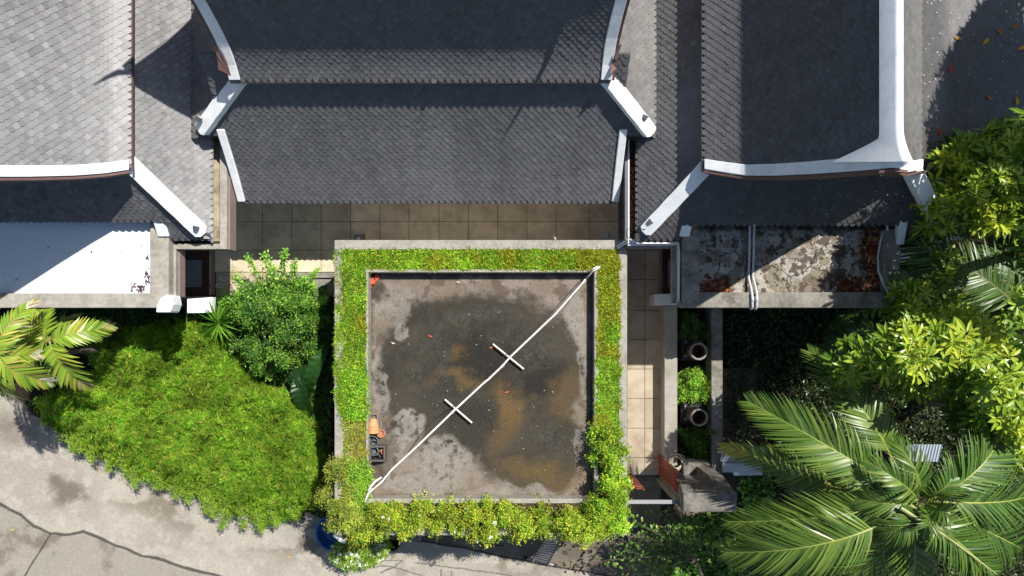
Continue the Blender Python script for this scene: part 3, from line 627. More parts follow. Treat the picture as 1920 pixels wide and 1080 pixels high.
# ------------------------------------------------------------------ planter round the sunken deck
PT = 3.0; pl_ = thing('roof_planter', 'square concrete planter wall round the stained roof deck', 'planter', P(900, 730, 0))
ox0, ox1, oy0, oy1 = PX(627, PT), PX(1176, PT), PY(1004, PT), PY(450, PT)
ix0, ix1, iy0, iy1 = PX(643, PT), PX(1160, PT), PY(990, PT), PY(468, PT)
b = MB(); b.box(ox0, ox1, iy1, oy1, GZ, PT); b.box(ox0, ix0, oy0, iy1 - .001, GZ, PT - .002); b.box(ix1, ox1, oy0, iy1 - .001, GZ, PT - .002); b.box(ix0 + .001, ix1 - .001, oy0, iy0, GZ, PT - .004)
b.build('outer_wall', CONC, pl_, .015)
for a_ in ((ox0 - .004, ox1 + .004, oy1, oy1 + .004), (ox0 - .004, ox0, oy0, oy1), (ox1, ox1 + .004, oy0, oy1)): MB().box(*a_, GZ, 2.86).build('bounce_coat', mat('cream_bounce', (.62, .57, .48), .85, .2, .1, 4, .1, 30, stain=(.4, .33, .24), sscale=1.5, samt=.5), pl_)  # unseen pale facing, added to bounce sunlight onto the shaded balcony
cx0, cx1, cy0, cy1 = PX(686, PT), PX(1122, PT), PY(944, PT), PY(505, PT)
dx0, dx1, dy0, dy1 = PX(690.5, PT), PX(1114.5, PT), PY(935, PT), PY(510.5, PT)
b = MB(); b.box(cx0, cx1, dy1, cy1 , 2.3, PT); b.box(cx0, dx0, cy0, dy1 - .001 , 2.3, PT - .002); b.box(dx1, cx1, cy0, dy1 - .001 , 2.3, PT - .002); b.box(dx0 + .001, dx1 - .001, cy0, dy0 , 2.3, PT - .004)
b.build('inner_kerb', CONC, pl_, .01)
b = MB(); zs = 2.92
b.box(ix0 + .002, ix1 - .002, cy1 + .002, iy1 - .002, 2.6, zs); b.box(ix0 + .002, ix1 - .002, iy0 + .002, cy0 - .002, 2.6, zs); b.box(ix0 + .002, cx0 - .002, cy0, cy1, 2.6, zs - .002); b.box(cx1 + .002, ix1 - .002, cy0, cy1, 2.6, zs - .002)
b.build('soil', SOIL, pl_)
DZ = 2.61
def deck(U, V):
    du = (fbm(U * .018, V * .018, 5, 3) - .5) * 150; dv = (fbm(U * .018, V * .018, 5, 13) - .5) * 150
    fine = fbm(U * .11, V * .11, 5, 40)
    C = np.zeros(U.shape + (3,)) + np.array((.24, .195, .15))
    C = mixc(C, (.30, .255, .21), sst(.45, .62, fbm(U * .03, V * .03, 6, 4)))
    C = mixc(C, (.13, .10, .075), sst(.56, .68, fbm(U * .035, V * .035, 6, 14)) * .8)
    dd = np.hypot((U - 900 + du * .35) / 196, (V - 700 + dv * .35) / 155)
    mk = sst(1.12, .90, dd + (fine - .5) * .12)
    low = sst(1.05, .82, np.hypot((U - 985 + du * .4) / 115, (V - 830 + dv * .5) / 100)); mk = np.maximum(mk, low)
    C = mixc(C, (.064, .056, .041), mk * .95)
    core = sst(1.0, .7, np.hypot((U - 900 + du * .3) / 165, (V - 690 + dv * .3) / 125))
    C = mixc(C, (.046, .045, .036), core * .85 * sst(.3, .55, fbm(U * .04, V * .04, 5, 44)))
    C = mixc(C, (.105, .105, .09), core * sst(.62, .8, fbm(U * .3, V * .3, 3, 50)) * .55)
    for (a, b_, r, q, k) in ((884, 662, 78, 56, .85), (1015, 705, 60, 42, .8), (930, 700, 60, 34, .6), (790, 590, 60, 22, .5), (745, 690, 26, 40, .4), (880, 800, 50, 60, .45), (900, 570, 70, 16, .35), (1045, 790, 40, 60, .35)):
        C = mixc(C, (.026, .025, .021), sst(1.3, .3, np.hypot((U - a + du * .5) / r, (V - b_ + dv * .5) / q) + (fine - .5) * .8) * k)
    for (a, b_, r, q, k) in ((903, 592, 90, 20, .5), (1002, 655, 50, 40, .55), (1035, 822, 45, 35, .6), (800, 640, 30, 30, .3)):
        C = mixc(C, (.095, .095, .082), sst(1.2, .2, np.hypot((U - a + du * .4) / r, (V - b_ + dv * .4) / q)) * sst(.4, .75, fbm(U * .35, V * .35, 3, 51)) * k * 1.3)
    for (a, b_, r, q, k) in ((946, 766, 36, 78, .95), (838, 652, 34, 22, .6), (858, 712, 42, 20, .75), (1008, 885, 75, 34, .75), (1062, 745, 34, 60, .55), (925, 830, 30, 50, .4), (975, 735, 30, 20, .4)):
        C = mixc(C, (.165, .105, .042), sst(1.35, .1, np.hypot((U - a + du * .6) / r, (V - b_ + dv * .6) / q) + (fine - .5) * .7) * k)
    for (a, b_, r, q, k) in ((757, 796, 36, 28, .9), (745, 830, 12, 22, .7), (826, 862, 50, 46, .85), (780, 910, 76, 20, .75), (708, 715, 22, 50, .7), (735, 575, 40, 40, .45), (752, 622, 14, 20, .7), (1078, 590, 22, 36, .8), (1095, 660, 13, 70, .7), (1083, 835, 12, 30, .5), (955, 922, 110, 9, .5)):
        C = mixc(C, (.34, .315, .275), sst(1.12, .85, np.hypot((U - a + du * .28) / r, (V - b_ + dv * .28) / q)) * k * sst(.25, .55, fine))
    ring = np.hypot((U - 905 + du * .4) / 196, (V - 705 + dv * .4) / 165); C = mixc(C, (.10, .095, .08), sst(.05, .0, np.abs(ring - .8)) * mk * .22 * sst(.35, .6, fine)); C = mixc(C, (.035, .033, .028), sst(.07, .0, np.abs(ring - .97)) * mk * .3)
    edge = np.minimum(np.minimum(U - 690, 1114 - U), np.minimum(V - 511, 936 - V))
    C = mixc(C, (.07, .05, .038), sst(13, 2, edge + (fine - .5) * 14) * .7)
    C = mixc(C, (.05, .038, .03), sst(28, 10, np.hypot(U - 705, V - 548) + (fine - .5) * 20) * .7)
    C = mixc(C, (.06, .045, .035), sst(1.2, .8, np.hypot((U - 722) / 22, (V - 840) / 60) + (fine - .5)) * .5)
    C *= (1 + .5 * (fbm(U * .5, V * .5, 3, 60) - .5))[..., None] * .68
    return np.clip(C, .01, 1)
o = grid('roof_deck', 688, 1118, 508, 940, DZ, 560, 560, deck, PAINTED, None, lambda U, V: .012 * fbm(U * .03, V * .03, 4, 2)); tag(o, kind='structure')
b = MB(); b.box(cx0, cx1, cy0, cy1, 2.3, 2.58); tag(b.build('roof_slab', CONCM), kind='structure')
litter('leaf_litter', 'scraps of dry leaves scattered over the stained roof deck', rp(695, 1108, 525, 930, DZ + .015, 120, .02), .05, [(.3, .2, .12), (.4, .33, .25), (.15, .08, .05)])
for u, v, c, lab in ((922, 651, (.55, .2, .06), 'orange'), (950, 735, (.42, .12, .05), 'reddish'), (737, 643, (.5, .42, .33), 'pale tan'), (859, 529, (.52, .44, .34), 'pale cream'), (807, 630, (.45, .1, .06), 'small red')):
    p = P(u, v, DZ + .03); a = random.uniform(2.5, 3.6); d = Vector((math.cos(a), math.sin(a), 0)) * .08; s_ = Vector((-math.sin(a), math.cos(a), 0)) * .03; o = MB()
    o.add([p - d, p + s_ + Vector((0, 0, .025)), p + d, p - s_ + Vector((0, 0, .025))], [(0, 1, 2, 3)], c); tag(o.build('fallen_leaf', LITTER), lab + ' dry leaf lying on the stained roof deck', 'leaf', 'dry leaves on the deck')
# broken bricks in the corner
for i, (u, v, s_, a, lb) in enumerate(((697, 527, .13, .2, 'larger'), (706, 521, .09, .9, 'smaller'), (693, 538, .06, .5, 'smallest'))):
    p = P(u, v, DZ + .06); b = MB(); ca, sa = math.cos(a), math.sin(a)
    pts = [(p.x + ca * x - sa * y, p.y + sa * x + ca * y) for x, y in ((-s_, -s_ * .7), (s_ * .5, -s_ * .8), (s_, 0), (s_ * .7, s_ * .8), (-s_ * .8, s_ * .6))]
    b.prism(pts, DZ + .005, DZ + .09); tag(b.build('broken_brick', REDB, None, .01), lb + ' broken red brick in the top left corner of the deck', 'brick', 'broken bricks in the deck corner')

# PVC pipe across the deck with two cross supports
pp = thing('pvc_pipe', 'long white pipe running diagonally across the stained deck on two cross bars', 'pipe', P(905, 720, DZ + .2))
ZP = DZ + .22
b = MB()
b.tube([P(1125, 500, DZ + .52), P(1117, 506, DZ + .56), P(1111, 509, DZ + .5), P(1107, 514, DZ + .36), P(1098, 524, DZ + .26)], .022, 10)
b.tube([P(1121, 499, DZ + .52), P(1113, 504, DZ + .58), P(1108, 506, DZ + .5)], .018, 8)
b.tube([P(1098, 524, DZ + .26), P(1092, 531, ZP), P(1040, 590, ZP), P(957, 669, ZP), P(942, 686, ZP), P(915, 712, ZP), P(907, 718, ZP), P(850, 771, ZP), P(786, 833, ZP), P(735, 880, ZP), P(716, 903, ZP + .05), P(700, 916, DZ + .45), P(690, 926, DZ + .52), P(684, 942, DZ + .55)], .028, 10)
b.build('pipe', PVC, pp, smooth=True)
for (ua, va, ub, vb) in ((1044, 586, 1036, 594), (945, 683, 938, 690), (853, 768, 846, 775), (790, 829, 783, 836), (912, 714, 906, 719)): MB().tube([P(ua, va, ZP), P(ub, vb, ZP)], .037, 10).build('coupling', PVCG, pp)
MB().tube([P(715, 895, DZ + .4), P(703, 903, DZ + .5), P(695, 912, DZ + .54), P(690, 922, DZ + .54)], .03, 10).build('pipe', PVC, pp, smooth=True)
MB().tube([P(924, 645, DZ + .13), P(982, 692, DZ + .13)], .028, 8).build('cross_bar', mat('cross_bar', (.6, .56, .5), .6), pp)
MB().tube([P(834, 749, DZ + .13), P(885, 793, DZ + .13)], .028, 8).build('cross_bar', MATS['cross_bar'], pp)
b = MB(); b.tube([P(1106, 512, DZ + .35), P(1085, 530, DZ + .1), P(1040, 580, DZ + .06), P(970, 650, DZ + .18), P(950, 664, DZ + .18), P(910, 702, DZ + .05), P(875, 735, DZ + .04), P(850, 762, DZ + .18), P(815, 785, DZ + .05), P(790, 813, DZ + .04), P(765, 850, DZ + .04), P(735, 880, DZ + .05), P(700, 915, DZ + .5)], .012, 6)
tag(b.build('black_cable', CABLE), 'thin dark cable sagging along the white pipe across the deck', 'cable')
# white pipes along the right gutter
rp_ = thing('gutter_pipe', 'white pipes crossing from the planter corner along the right gutter', 'pipe', P(1200, 455, 3.5))
MB().tube([P(1158, 466, 3.06), P(1166, 460, 3.1), P(1176, 455, 3.3), P(1184, 451, 3.5), P(1192, 450, 3.5), P(1210, 450, 3.5)], .022, 8).build('pipe', PVC, rp_, smooth=True)
MB().tube([P(1157, 463, 3.05), P(1164, 457, 3.1), P(1175, 450, 3.35), P(1184, 449, 3.54), P(1196, 456, 3.5), P(1272, 456, 3.5), P(1274, 470, 3.5), P(1273, 560, 3.5)], .028, 8).build('pipe', PVC, rp_, smooth=True)
# two pipes over the cracked roof
for k, (du_, lb) in enumerate(((0, 'left'), (8, 'right'))):
    b = MB(); b.tube([P(1407 + du_, 416, 3.95), P(1406 + du_, 424, 3.62), P(1405 + du_, 480, 3.58), P(1403.5 + du_, 520, 3.58), P(1408 + du_ + k, 540, 3.65), P(1410 + du_ + k, 552, 3.8), P(1411 + du_, 575, 3.8), P(1409 + du_, 579, 3.7), P(1408 + du_, 579, 3.3)], .032, 10)
    b.tube([P(1411 + du_, 556, 3.8), P(1411.2 + du_, 566, 3.8)], .04, 10)
    tag(b.build('drain_pipe', PVCG, None, smooth=True), lb + ' one of the two white pipes laid across the cracked flat roof', 'pipe', 'paired pipes over the flat roof')
b = MB(); b.tube([P(1655, 416, 3.95), P(1663, 421, 3.9), P(1664, 432, 3.85)], .028, 8); tag(b.build('pipe_stub', PVCG, smooth=True), 'short bent grey pipe at the eave above the right parapet', 'pipe')
b = MB(); b.tube([P(1655, 436, 3.85), P(1650, 455, 3.8), P(1646, 480, 3.8), P(1647, 508, 3.8), P(1655, 530, 3.8), P(1663, 545, 3.82), P(1668, 556, 3.84)], .022, 8)
tag(b.build('flexible_hose', PVCG, smooth=True), 'grey hose curving along the right parapet of the cracked roof', 'hose')
tag(MB().lathe([(.09, 0), (.1, .03), (.07, .08), (.02, .09)], P(1671, 559, 3.75), 12).build('hose_cap', GREYW), 'small pale plastic cap at the end of the grey hose on the parapet', 'cap')

# flower pots lying at the deck's left edge
def pot_prof(r0, r1, h, th=.02): return [(r0 * .9, 0), (r0, .01), (r1, h - .03), (r1 + .015, h - .03), (r1 + .015, h), (r1 - th * .6, h), (r0 - th, .03), (.001, .03)]
t = thing('terracotta_pots', 'stack of buff terracotta pots lying on its side at the deck edge', 'flower pot', P(700, 800, DZ + 0))
for k in range(3):
    tl = Matrix.Rotation(math.radians(-88 + 2 * k), 3, 'X'); c = P(699.5, 812 - 8 * k, DZ + .16)
    tl = Matrix.Rotation(math.radians(90), 3, 'X')
    MB().lathe([(.001, 0), (.10 - .008 * k, 0), (.145 - .008 * k, .17), (.165 - .008 * k, .17), (.165 - .008 * k, .215), (.14 - .008 * k, .215), (.09, .03), (.001, .03)], P(700, 797 - 6 * k, DZ + .2), 24, tl).build('pot', TERRAL, t, smooth=False)
b = MB(); b.lathe(pot_prof(.07, .1, .1), P(713, 812, DZ + .02), 20, Matrix.Rotation(.4, 3, 'Y')); tag(b.build('flower_pot', TERRA), 'small orange terracotta pot half hidden behind the buff pots', 'flower pot')
t = thing('wooden_frame', 'thin weathered wooden frame leaning behind the terracotta pots', 'frame', P(707, 795, DZ + 0))
MB().tube([P(697, 778, DZ + .1), P(707, 776, DZ + .1)], .02, 6).build('rail', BROWNW, t); MB().tube([P(707, 776, DZ + .1), P(711, 812, DZ + .1)], .02, 6).build('rail', BROWNW, t); MB().tube([P(715, 790, DZ + .05), P(712, 818, DZ + .05)], .014, 6).build('rail', TWIG, t)
t = thing('plastic_pot', 'round grey plastic pot between the crate and the terracotta pots', 'flower pot', P(702, 825, DZ + .02))
MB().lathe([(.12, 0), (.15, .26), (.165, .26), (.165, .30), (.145, .30), (.11, .04), (.001, .04)], P(702, 825, DZ + .02), 28).build('pot', GREYP, t)
MB().lathe([(.08, 0), (.1, .12), (.11, .12), (.09, .13), (.07, .02), (.001, .02)], P(703, 824, DZ + .1), 20, Matrix.Rotation(.7, 3, 'X')).build('inner_pot', GREYP, t)
t = thing('plastic_crate', 'taupe plastic crate of dark pots at the left edge of the deck', 'crate', P(708, 850, DZ + .02))
x0, x1, y0, y1 = PX(692, DZ + .3), PX(722, DZ + .3), PY(866, DZ + .3), PY(836, DZ + .3)
b = MB(); b.box(x0, x1, y1 - .05, y1, DZ + .02, DZ + .3); b.box(x0, x1, y0, y0 + .05, DZ + .02, DZ + .3); b.box(x0, x0 + .05, y0 + .051, y1 - .051, DZ + .02, DZ + .298); b.box(x1 - .05, x1, y0 + .051, y1 - .051, DZ + .02, DZ + .298); b.box(x0 + .05, x1 - .05, y0 + .05, y1 - .05, DZ + .02, DZ + .05); b.build('crate_body', TAUPEP, t, .01)
tag(MB().lathe([(.1, 0), (.13, .2), (.14, .2), (.12, .21), (.09, .03), (.001, .03)], P(703, 843, DZ + .06), 24).build('flower_pot', GREYP), 'grey pot standing in the top left of the crate', 'flower pot', 'pots in the crate')
tag(MB().lathe([(.09, 0), (.11, .16), (.12, .16), (.1, .17), (.08, .03), (.001, .03)], P(708, 859, DZ + .06), 24).build('flower_pot', BLACK), 'black pot standing in the lower end of the crate', 'flower pot', 'pots in the crate')
tag(MB().lathe([(.06, 0), (.07, .1), (.08, .1), (.06, .11), (.05, .02), (.001, .02)], P(714, 846, DZ + .1), 18, Matrix.Rotation(.9, 3, 'Y')).build('flower_pot', TERRA), 'small red pot tipped over inside the crate', 'flower pot', 'pots in the crate')
b = MB(); b.box(PX(718, DZ), PX(724, DZ), PY(862, DZ), PY(832, DZ), .01, .06); tag(b.build('tray', BLACK), 'black tray leaning behind the crate on the deck', 'tray')

# ------------------------------------------------------------------ walkway side: walls, jars, gate
wk = thing('walkway_wall', 'long concrete wall edging the tiled walkway', 'wall', P(1255, 740, 0))
zt = .55
MB().box(PX(1246, zt), PX(1270, zt), PY(873, zt), PY(573, zt), GZ, zt).build('wall', CONC, wk, .012)
MB().box(PX(1243, .2), PX(1246, .2) + .02, PY(860, .2), PY(573, .2), 0, .2).build('skirting', mat('tan_plaster', (.36, .29, .2), .9, .2, .15, 6), wk)
t = thing('garden_wall', 'dark mossy concrete wall right of the two large jars', 'wall', P(1343, 730, 0))
zw = .35
MB().box(PX(1334, zw), PX(1355, zw), PY(890, zw), PY(500, zw), GZ, zw).build('wall', CONCM, t, .012)
t = thing('planter_bed', 'dark soil bed between the walkway wall and garden wall', 'planter', P(1300, 730, -.3))
MB().box(PX(1270, zt) + .01, PX(1334, zw) - .01, PY(868, -.1), PY(500, -.1), -.6, -.35).build('soil', GRND, t)
MB().box(PX(1270, zt) + .01, PX(1334, zw) - .01, PY(884, .3), PY(868, .3), -.6, .25).build('end_wall', CONCD, t, .01)
def jar(u, v, pu, pv, label, full):
    zb = -.25
    c = P(pu, pv, zb); t = thing('large_jar', label, 'jar', c, 'large jars on dark plinths')
    MB().lathe([(.001, 0), (.17, 0), (.2, .06), (.245, .3), (.25, .5), (.24, .78), (.225, .9), (.20, .9), (.215, .75), (.2, .3), (.15, .2), (.001, .2)], c + Vector((0, 0, .06)), 40).build('jar_body', JAR, t, smooth=True)
    MB().lathe([(.222, .86), (.262, .87), (.27, .91), (.255, .945), (.225, .945), (.212, .92)], c + Vector((0, 0, .06)), 40, None, False).build('rim', JARRIM, t, smooth=True)
    return c
for (u0, v0, lab) in ((1310, 659, 'upper'), (1311, 783, 'lower')):
    k = (HC - .72) / (HC + .25); pu, pv = VU + (u0 - VU) * k, VV + (v0 - VV) * k
    c = P(pu, pv, -.25); pl2 = thing('plinth', lab + ' dark square plinth under a large jar in the planter bed', 'plinth', c, 'dark plinths under the jars')
    cx, cy = PX(1299, -.19), c.y + .05
    MB().box(cx - .37, cx + .37, cy - .37, cy + .37, -.33, -.19).build('slab', PLINTH, pl2, .015)
    for a, e in ((-1, -1), (-1, 1), (1, -1), (1, 1)):
        MB().lathe([(.055, 0), (.055, .02), (.02, .025), (.02, .015), (.001, .015)], (cx + a * .22, cy + e * .22, -.19), 20).build('bolt', mat('pale_stud', (.4, .4, .36), .6), pl2)
    jar(u0, v0, pu, pv, lab + ' large brown jar with grey rim standing on a dark plinth', True)
tag(litter('fallen_leaf', 'orange dry leaf on the upper dark plinth beside the jar', [P(1285, 645, -.17)], .13, [(.5, .2, .04)], cat='leaf'), kind='x'); bpy.data.objects  # one leaf
for o in bpy.data.objects:
    if o.get('kind') == 'x': del o['kind']
# hose coil
b = MB(); c = P(1268, 866, .62); pts = []
for i in range(150):
    a = i * .28; r = .25 - .1 * (i / 150) + .02 * math.sin(i * .9); pts.append(c + Vector((r * math.cos(a) + .02 * math.sin(i * .13), r * math.sin(a) + .02 * math.cos(i * .17), .015 * math.sin(i * .37) + .0006 * i)))
pts = [P(1258, 850, .6)] + pts
b.tube(pts, .011, 6); tag(b.build('garden_hose', HOSE, smooth=True), 'coiled beige garden hose lying on the walkway wall by the red gate', 'hose')
# gate leaves
def plank_leaf(a, b_, h, z0, label, off=0):
    a = Vector(a); b_ = Vector(b_); d = (b_ - a).normalized(); L = (b_ - a).length; n = Vector((-d.y, d.x, 0)); t = thing('gate_leaf', label, 'gate', a, 'red slatted gate leaves')
    def bar(s0, s1, z1, z2, th, nm):
        m = MB(); p = [a + d * s0 - n * th, a + d * s1 - n * th, a + d * s1 + n * th, a + d * s0 + n * th]
        m.add([(q.x, q.y, z1) for q in p] + [(q.x, q.y, z2) for q in p], [(3, 2, 1, 0), (4, 5, 6, 7), (0, 1, 5, 4), (1, 2, 6, 5), (2, 3, 7, 6), (3, 0, 4, 7)]); return m.build(nm, REDW, t, .006)
    n_ = 6; wd = L / n_
    for i in range(n_): bar(i * wd + .008, (i + 1) * wd - .014, z0 + .05, z0 + h - (.1 if i % 2 else .02), .018, 'plank')
    bar(0.01, L - .01, z0 + .25, z0 + .4, .034, 'rail'); bar(.01, L - .01, z0 + h - .38, z0 + h - .25, .034, 'rail')
    return t
z0g = -.15
plank_leaf(P(1236, 852, 0).xy.to_3d(), P(1236, 890, 0).xy.to_3d(), 2.6, z0g, 'open red slatted gate leaf beside the coiled hose')
plank_leaf((3.72, -4.66, 0), (3.22, -4.60, 0), 2.55, z0g - .1, 'red slatted gate leaf next to the hedge corner') 
gl = thing('gateway', 'pale grey steel beam across the gateway with short post', 'gateway', P(1220, 940, 0))
zb = 2.55
MB().box(PX(1172, zb), PX(1268, zb), PY(945, zb), PY(938, zb), zb - .08, zb).build('beam', mat('grey_beam', (.27, .27, .28), .5, .4, .06), gl, .008)
MB().box(PX(1269, zb), PX(1280, zb), PY(946, zb), PY(936, zb), -1, zb + .03).build('post', CONCM, gl, .01)
MB().box(3.35, 4.6, -4.74, -4.62, -.18, .015).build('threshold', CONC, gl, .01)
b = MB(); b.box(3.15, 4.7, -6.4, -4.75, GZ, -.25); tag(b.build('gate_landing', mat('brown_grey_pavement', (.16, .14, .11), .95, .2, .25, 7, .3, stain=(.08, .07, .055), sscale=2, samt=.6)), kind='structure')
# gate pier with notch
pr = thing('gate_pier', 'mossy concrete gate pier with a hollow on its inner side', 'pier', P(1330, 925, 0))
zp = 3.0
A = P(1281, 925, zp); B = P(1382, 925, zp); C_ = P(1382, 960, zp); D = P(1281, 960, zp)
b = MB(); b.box(A.x, B.x, D.y, A.y, -1, zp); b.build('pier_cap', CONCD, pr, .02)  # darker mossy concrete stands in for the shade on the cap
def slopeblk(u0a, u1a, va, za, u0b, u1b, vb, zb_, nm):   # top edge a (high), bottom edge b (low)
    a0, a1, b0, b1 = P(u0a, va, za), P(u1a, va, za), P(u0b, vb, zb_), P(u1b, vb, zb_)
    m = MB(); nseg = 10; vs = []
    for i in range(nseg + 1):
        t_ = i / nseg
        for j in range(nseg + 1):
            q = a0.lerp(a1, j / nseg).lerp(b0.lerp(b1, j / nseg), t_); q = q + Vector((0, .004, .004)) * random.uniform(-1, 1) * (0 < i < nseg); vs.append(q)
    fs = [(i * (nseg + 1) + j, i * (nseg + 1) + j + 1, (i + 1) * (nseg + 1) + j + 1, (i + 1) * (nseg + 1) + j) for i in range(nseg) for j in range(nseg)]
    k = len(vs); vs += [Vector((a0.x, a0.y - .01, -1)), Vector((a1.x, a1.y - .01, -1)), Vector((b0.x, b0.y, -1)), Vector((b1.x, b1.y, -1))]
    n1 = nseg + 1; fs += [(0, nseg, k + 1, k), (nseg * n1, k + 2, k + 3, nseg * n1 + nseg), tuple([i * n1 for i in range(n1)] + [k + 2, k]), tuple([i * n1 + nseg for i in range(n1)] + [k + 3, k + 1])]
    m.add(vs, fs); return m.build(nm, CONCD, pr)
slopeblk(1281, 1304, 925, 2.98, 1271, 1283, 892, 2.2, 'pier_shoulder')
slopeblk(1346, 1381, 925, 2.98, 1330, 1355, 892, 2.1, 'pier_shoulder')
slopeblk(1304, 1346, 925, 2.98, 1303, 1345, 918, 2.7, 'pier_shoulder')
MB().box(PX(1285, 1), PX(1335, 1), PY(930, 1), PY(870, 1), -.6, .8).build('hollow_floor', CONCD, pr)
b = MB(); c = P(1310, 909, 1.0)
for i in range(14): b.add([c + Vector((random.uniform(-.15, .15), random.uniform(-.06, .06), random.uniform(-.1, 0))) for _ in range(4)], [(0, 1, 2, 3)], (.3, .3, .18))
tag(b.build('dry_fern', LITTER), 'pale dry tuft lying in the hollow of the gate pier', 'dry plant')

# ------------------------------------------------------------------ ground, driveway
b = MB(); b.add([(-80, -80, GZ - .06), (80, -80, GZ - .06), (80, 80, GZ - .06), (-80, 80, GZ - .06)], [(0, 1, 2, 3)]); tag(b.build('ground', GRND), kind='structure')
KERB = [(-40, 700), (20, 755), (60, 790), (108, 822), (140, 848), (190, 872), (250, 893), (300, 915), (350, 930), (400, 944), (440, 957), (500, 972), (560, 985), (620, 1000), (700, 1012), (790, 1014)]
JT = [(-60, 900), (0, 945), (42, 968), (65, 988), (95, 1000), (130, 1002), (155, 995), (180, 1005), (215, 1022), (262, 1040), (300, 1048), (345, 1063), (420, 1082), (520, 1100)]
APR = [(640, 990), (760, 1010), (872, 1028), (960, 1048), (1040, 1062), (1120, 1076), (1200, 1090), (1400, 1120)]
def road(U, V):
    du = (fbm(U * .03, V * .03, 5, 3) - .5); f1 = fbm(U * .012, V * .012, 6, 7); f2 = fbm(U * .06, V * .06, 5, 17)
    C = np.zeros(U.shape + (3,)) + np.array((.47, .425, .36))
    C = mixc(C, (.40, .365, .31), sst(.4, .65, f1)); C = mixc(C, (.53, .49, .43), sst(.52, .72, f2) * .6)
    below = V - np.interp(U, [p[0] for p in JT], [p[1] for p in JT])
    C = mixc(C, (.34, .31, .26), sst(0, 6, below + du * 6) * (.8 + .5 * (f2 - .5)))
    C = mixc(C, (.18, .15, .12), sst(0, 6, below) * sst(.53, .68, fbm(U * .02 + 4, V * .02, 6, 27)) * .75)
    C = mixc(C, (.17, .145, .11), sst(1.3, .3, np.hypot((U - 125 + du * 60) / 42, (V - 925 + du * 60) / 34) + (f2 - .5)) * .85)
    C = mixc(C, (.2, .17, .14), sst(.8, .3, np.hypot((U - 30) / 90, (V - 800) / 60)) * .5)  # shade of the left palm painted in as a brown patch
    C = mixc(C, (.21, .17, .125), sst(.54, .68, fbm(U * .016 + 9, V * .022 + 2, 6, 63)) * sst(70, 0, np.abs(V - np.interp(U, [p[0] for p in KERB], [p[1] for p in KERB]) - 30)) * .8)
    w_ = 1.4 + 1.9 * fbm(U * .05, V * .05, 3, 8)
    C = mixc(C, (.06, .055, .045), sst(w_ + 1.4, w_ - .6, dpoly(U + du * 8, V + du * 8, JT)) * .9)
    C = mixc(C, (.07, .06, .05), sst(2.2, 1.0, dpoly(U + du * 6, V, [(96, 1000), (75, 1032), (45, 1082)])) * .9)
    apr = V - np.interp(U, [p[0] for p in APR], [p[1] for p in APR]); am = sst(1.5, -1.5, apr + du * 4) * (U > 690)
    ac = mixc(np.zeros(U.shape + (3,)) + np.array((.23, .19, .14)), (.15, .13, .10), sst(.4, .7, f1)); ac = mixc(ac, (.3, .27, .22), sst(.6, .75, f2) * .6)
    C = C * (1 - am[..., None]) + ac * am[..., None]
    C = mixc(C, (.03, .028, .022), sst(2.6, 1.0, np.abs(apr + du * 4)) * (U > 720) * .9)
    for p in ([(880, 1112), (820, 1090), (735, 1062), (700, 1065)], [(700, 1052), (745, 1050), (755, 1052), (740, 1062), (715, 1075)], [(780, 1055), (860, 1065), (960, 1080)], [(826, 1068), (824, 1085)], [(845, 1070), (846, 1090)]):
        C = mixc(C, (.08, .075, .065), sst(1.5, .6, dpoly(U + du * 8, V + du * 8, p)) * .8)
    tr = sst(16, 8, np.abs(dpoly(U, V, [(200, 985), (520, 1060)]) - 0)) * .0
    return np.clip(.74 * C * (1 + .30 * (fbm(U * .4, V * .4, 3, 70) - .5))[..., None], .01, 1)
o = grid('driveway', -120, 1420, 690, 1150, GZ, 1000, 330, road); tag(o, kind='structure')
kb = MB(); kb.sweep([P(u, v - 6, GZ + .12) for u, v in KERB], None, .22, h=.2); tag(kb.build('kerb', CONCM, None, .02), kind='structure')
b = MB()
for (u0, v0, u1, v1) in ((541, 955, 566, 962), (570, 965, 603, 980)):
    p0, p1 = P(u0, v0, GZ + .2), P(u1, v1, GZ + .2); b.sweep([p0, p1], None, .24, h=.15)
tag(b.build('kerb_slab', CONC, None, .02), kind='structure')
b = MB()      # hedge bed behind the kerb
b.add([P(u, v, GZ + .05) for u, v in [(-60, 560), (640, 560), (640, 985), (560, 972), (440, 945), (350, 918), (250, 880), (140, 835), (60, 775), (-60, 690)]], [tuple(range(10))]); tag(b.build('planting_bed', GRND), kind='structure')
tag(litter('fallen_leaf', 'orange leaf lying on the sunny driveway', [P(541, 1044, GZ + .02)], .16, [(.5, .25, .06)], cat='leaf'), kind='x'); tag(litter('fallen_leaf', 'yellow green leaf lying on the grey driveway panel', [P(23, 993, GZ + .02)], .16, [(.4, .45, .05)], cat='leaf'), kind='x')
litter('leaf_litter', 'dark dry leaves scattered on the brown apron by the ladder', [P(random.uniform(1045, 1180), random.uniform(1000, 1070), GZ + .03) for _ in range(13)], .18, [(.06, .045, .03), (.1, .07, .045)])
for o in bpy.data.objects:
    if o.get('kind') == 'x': del o['kind']
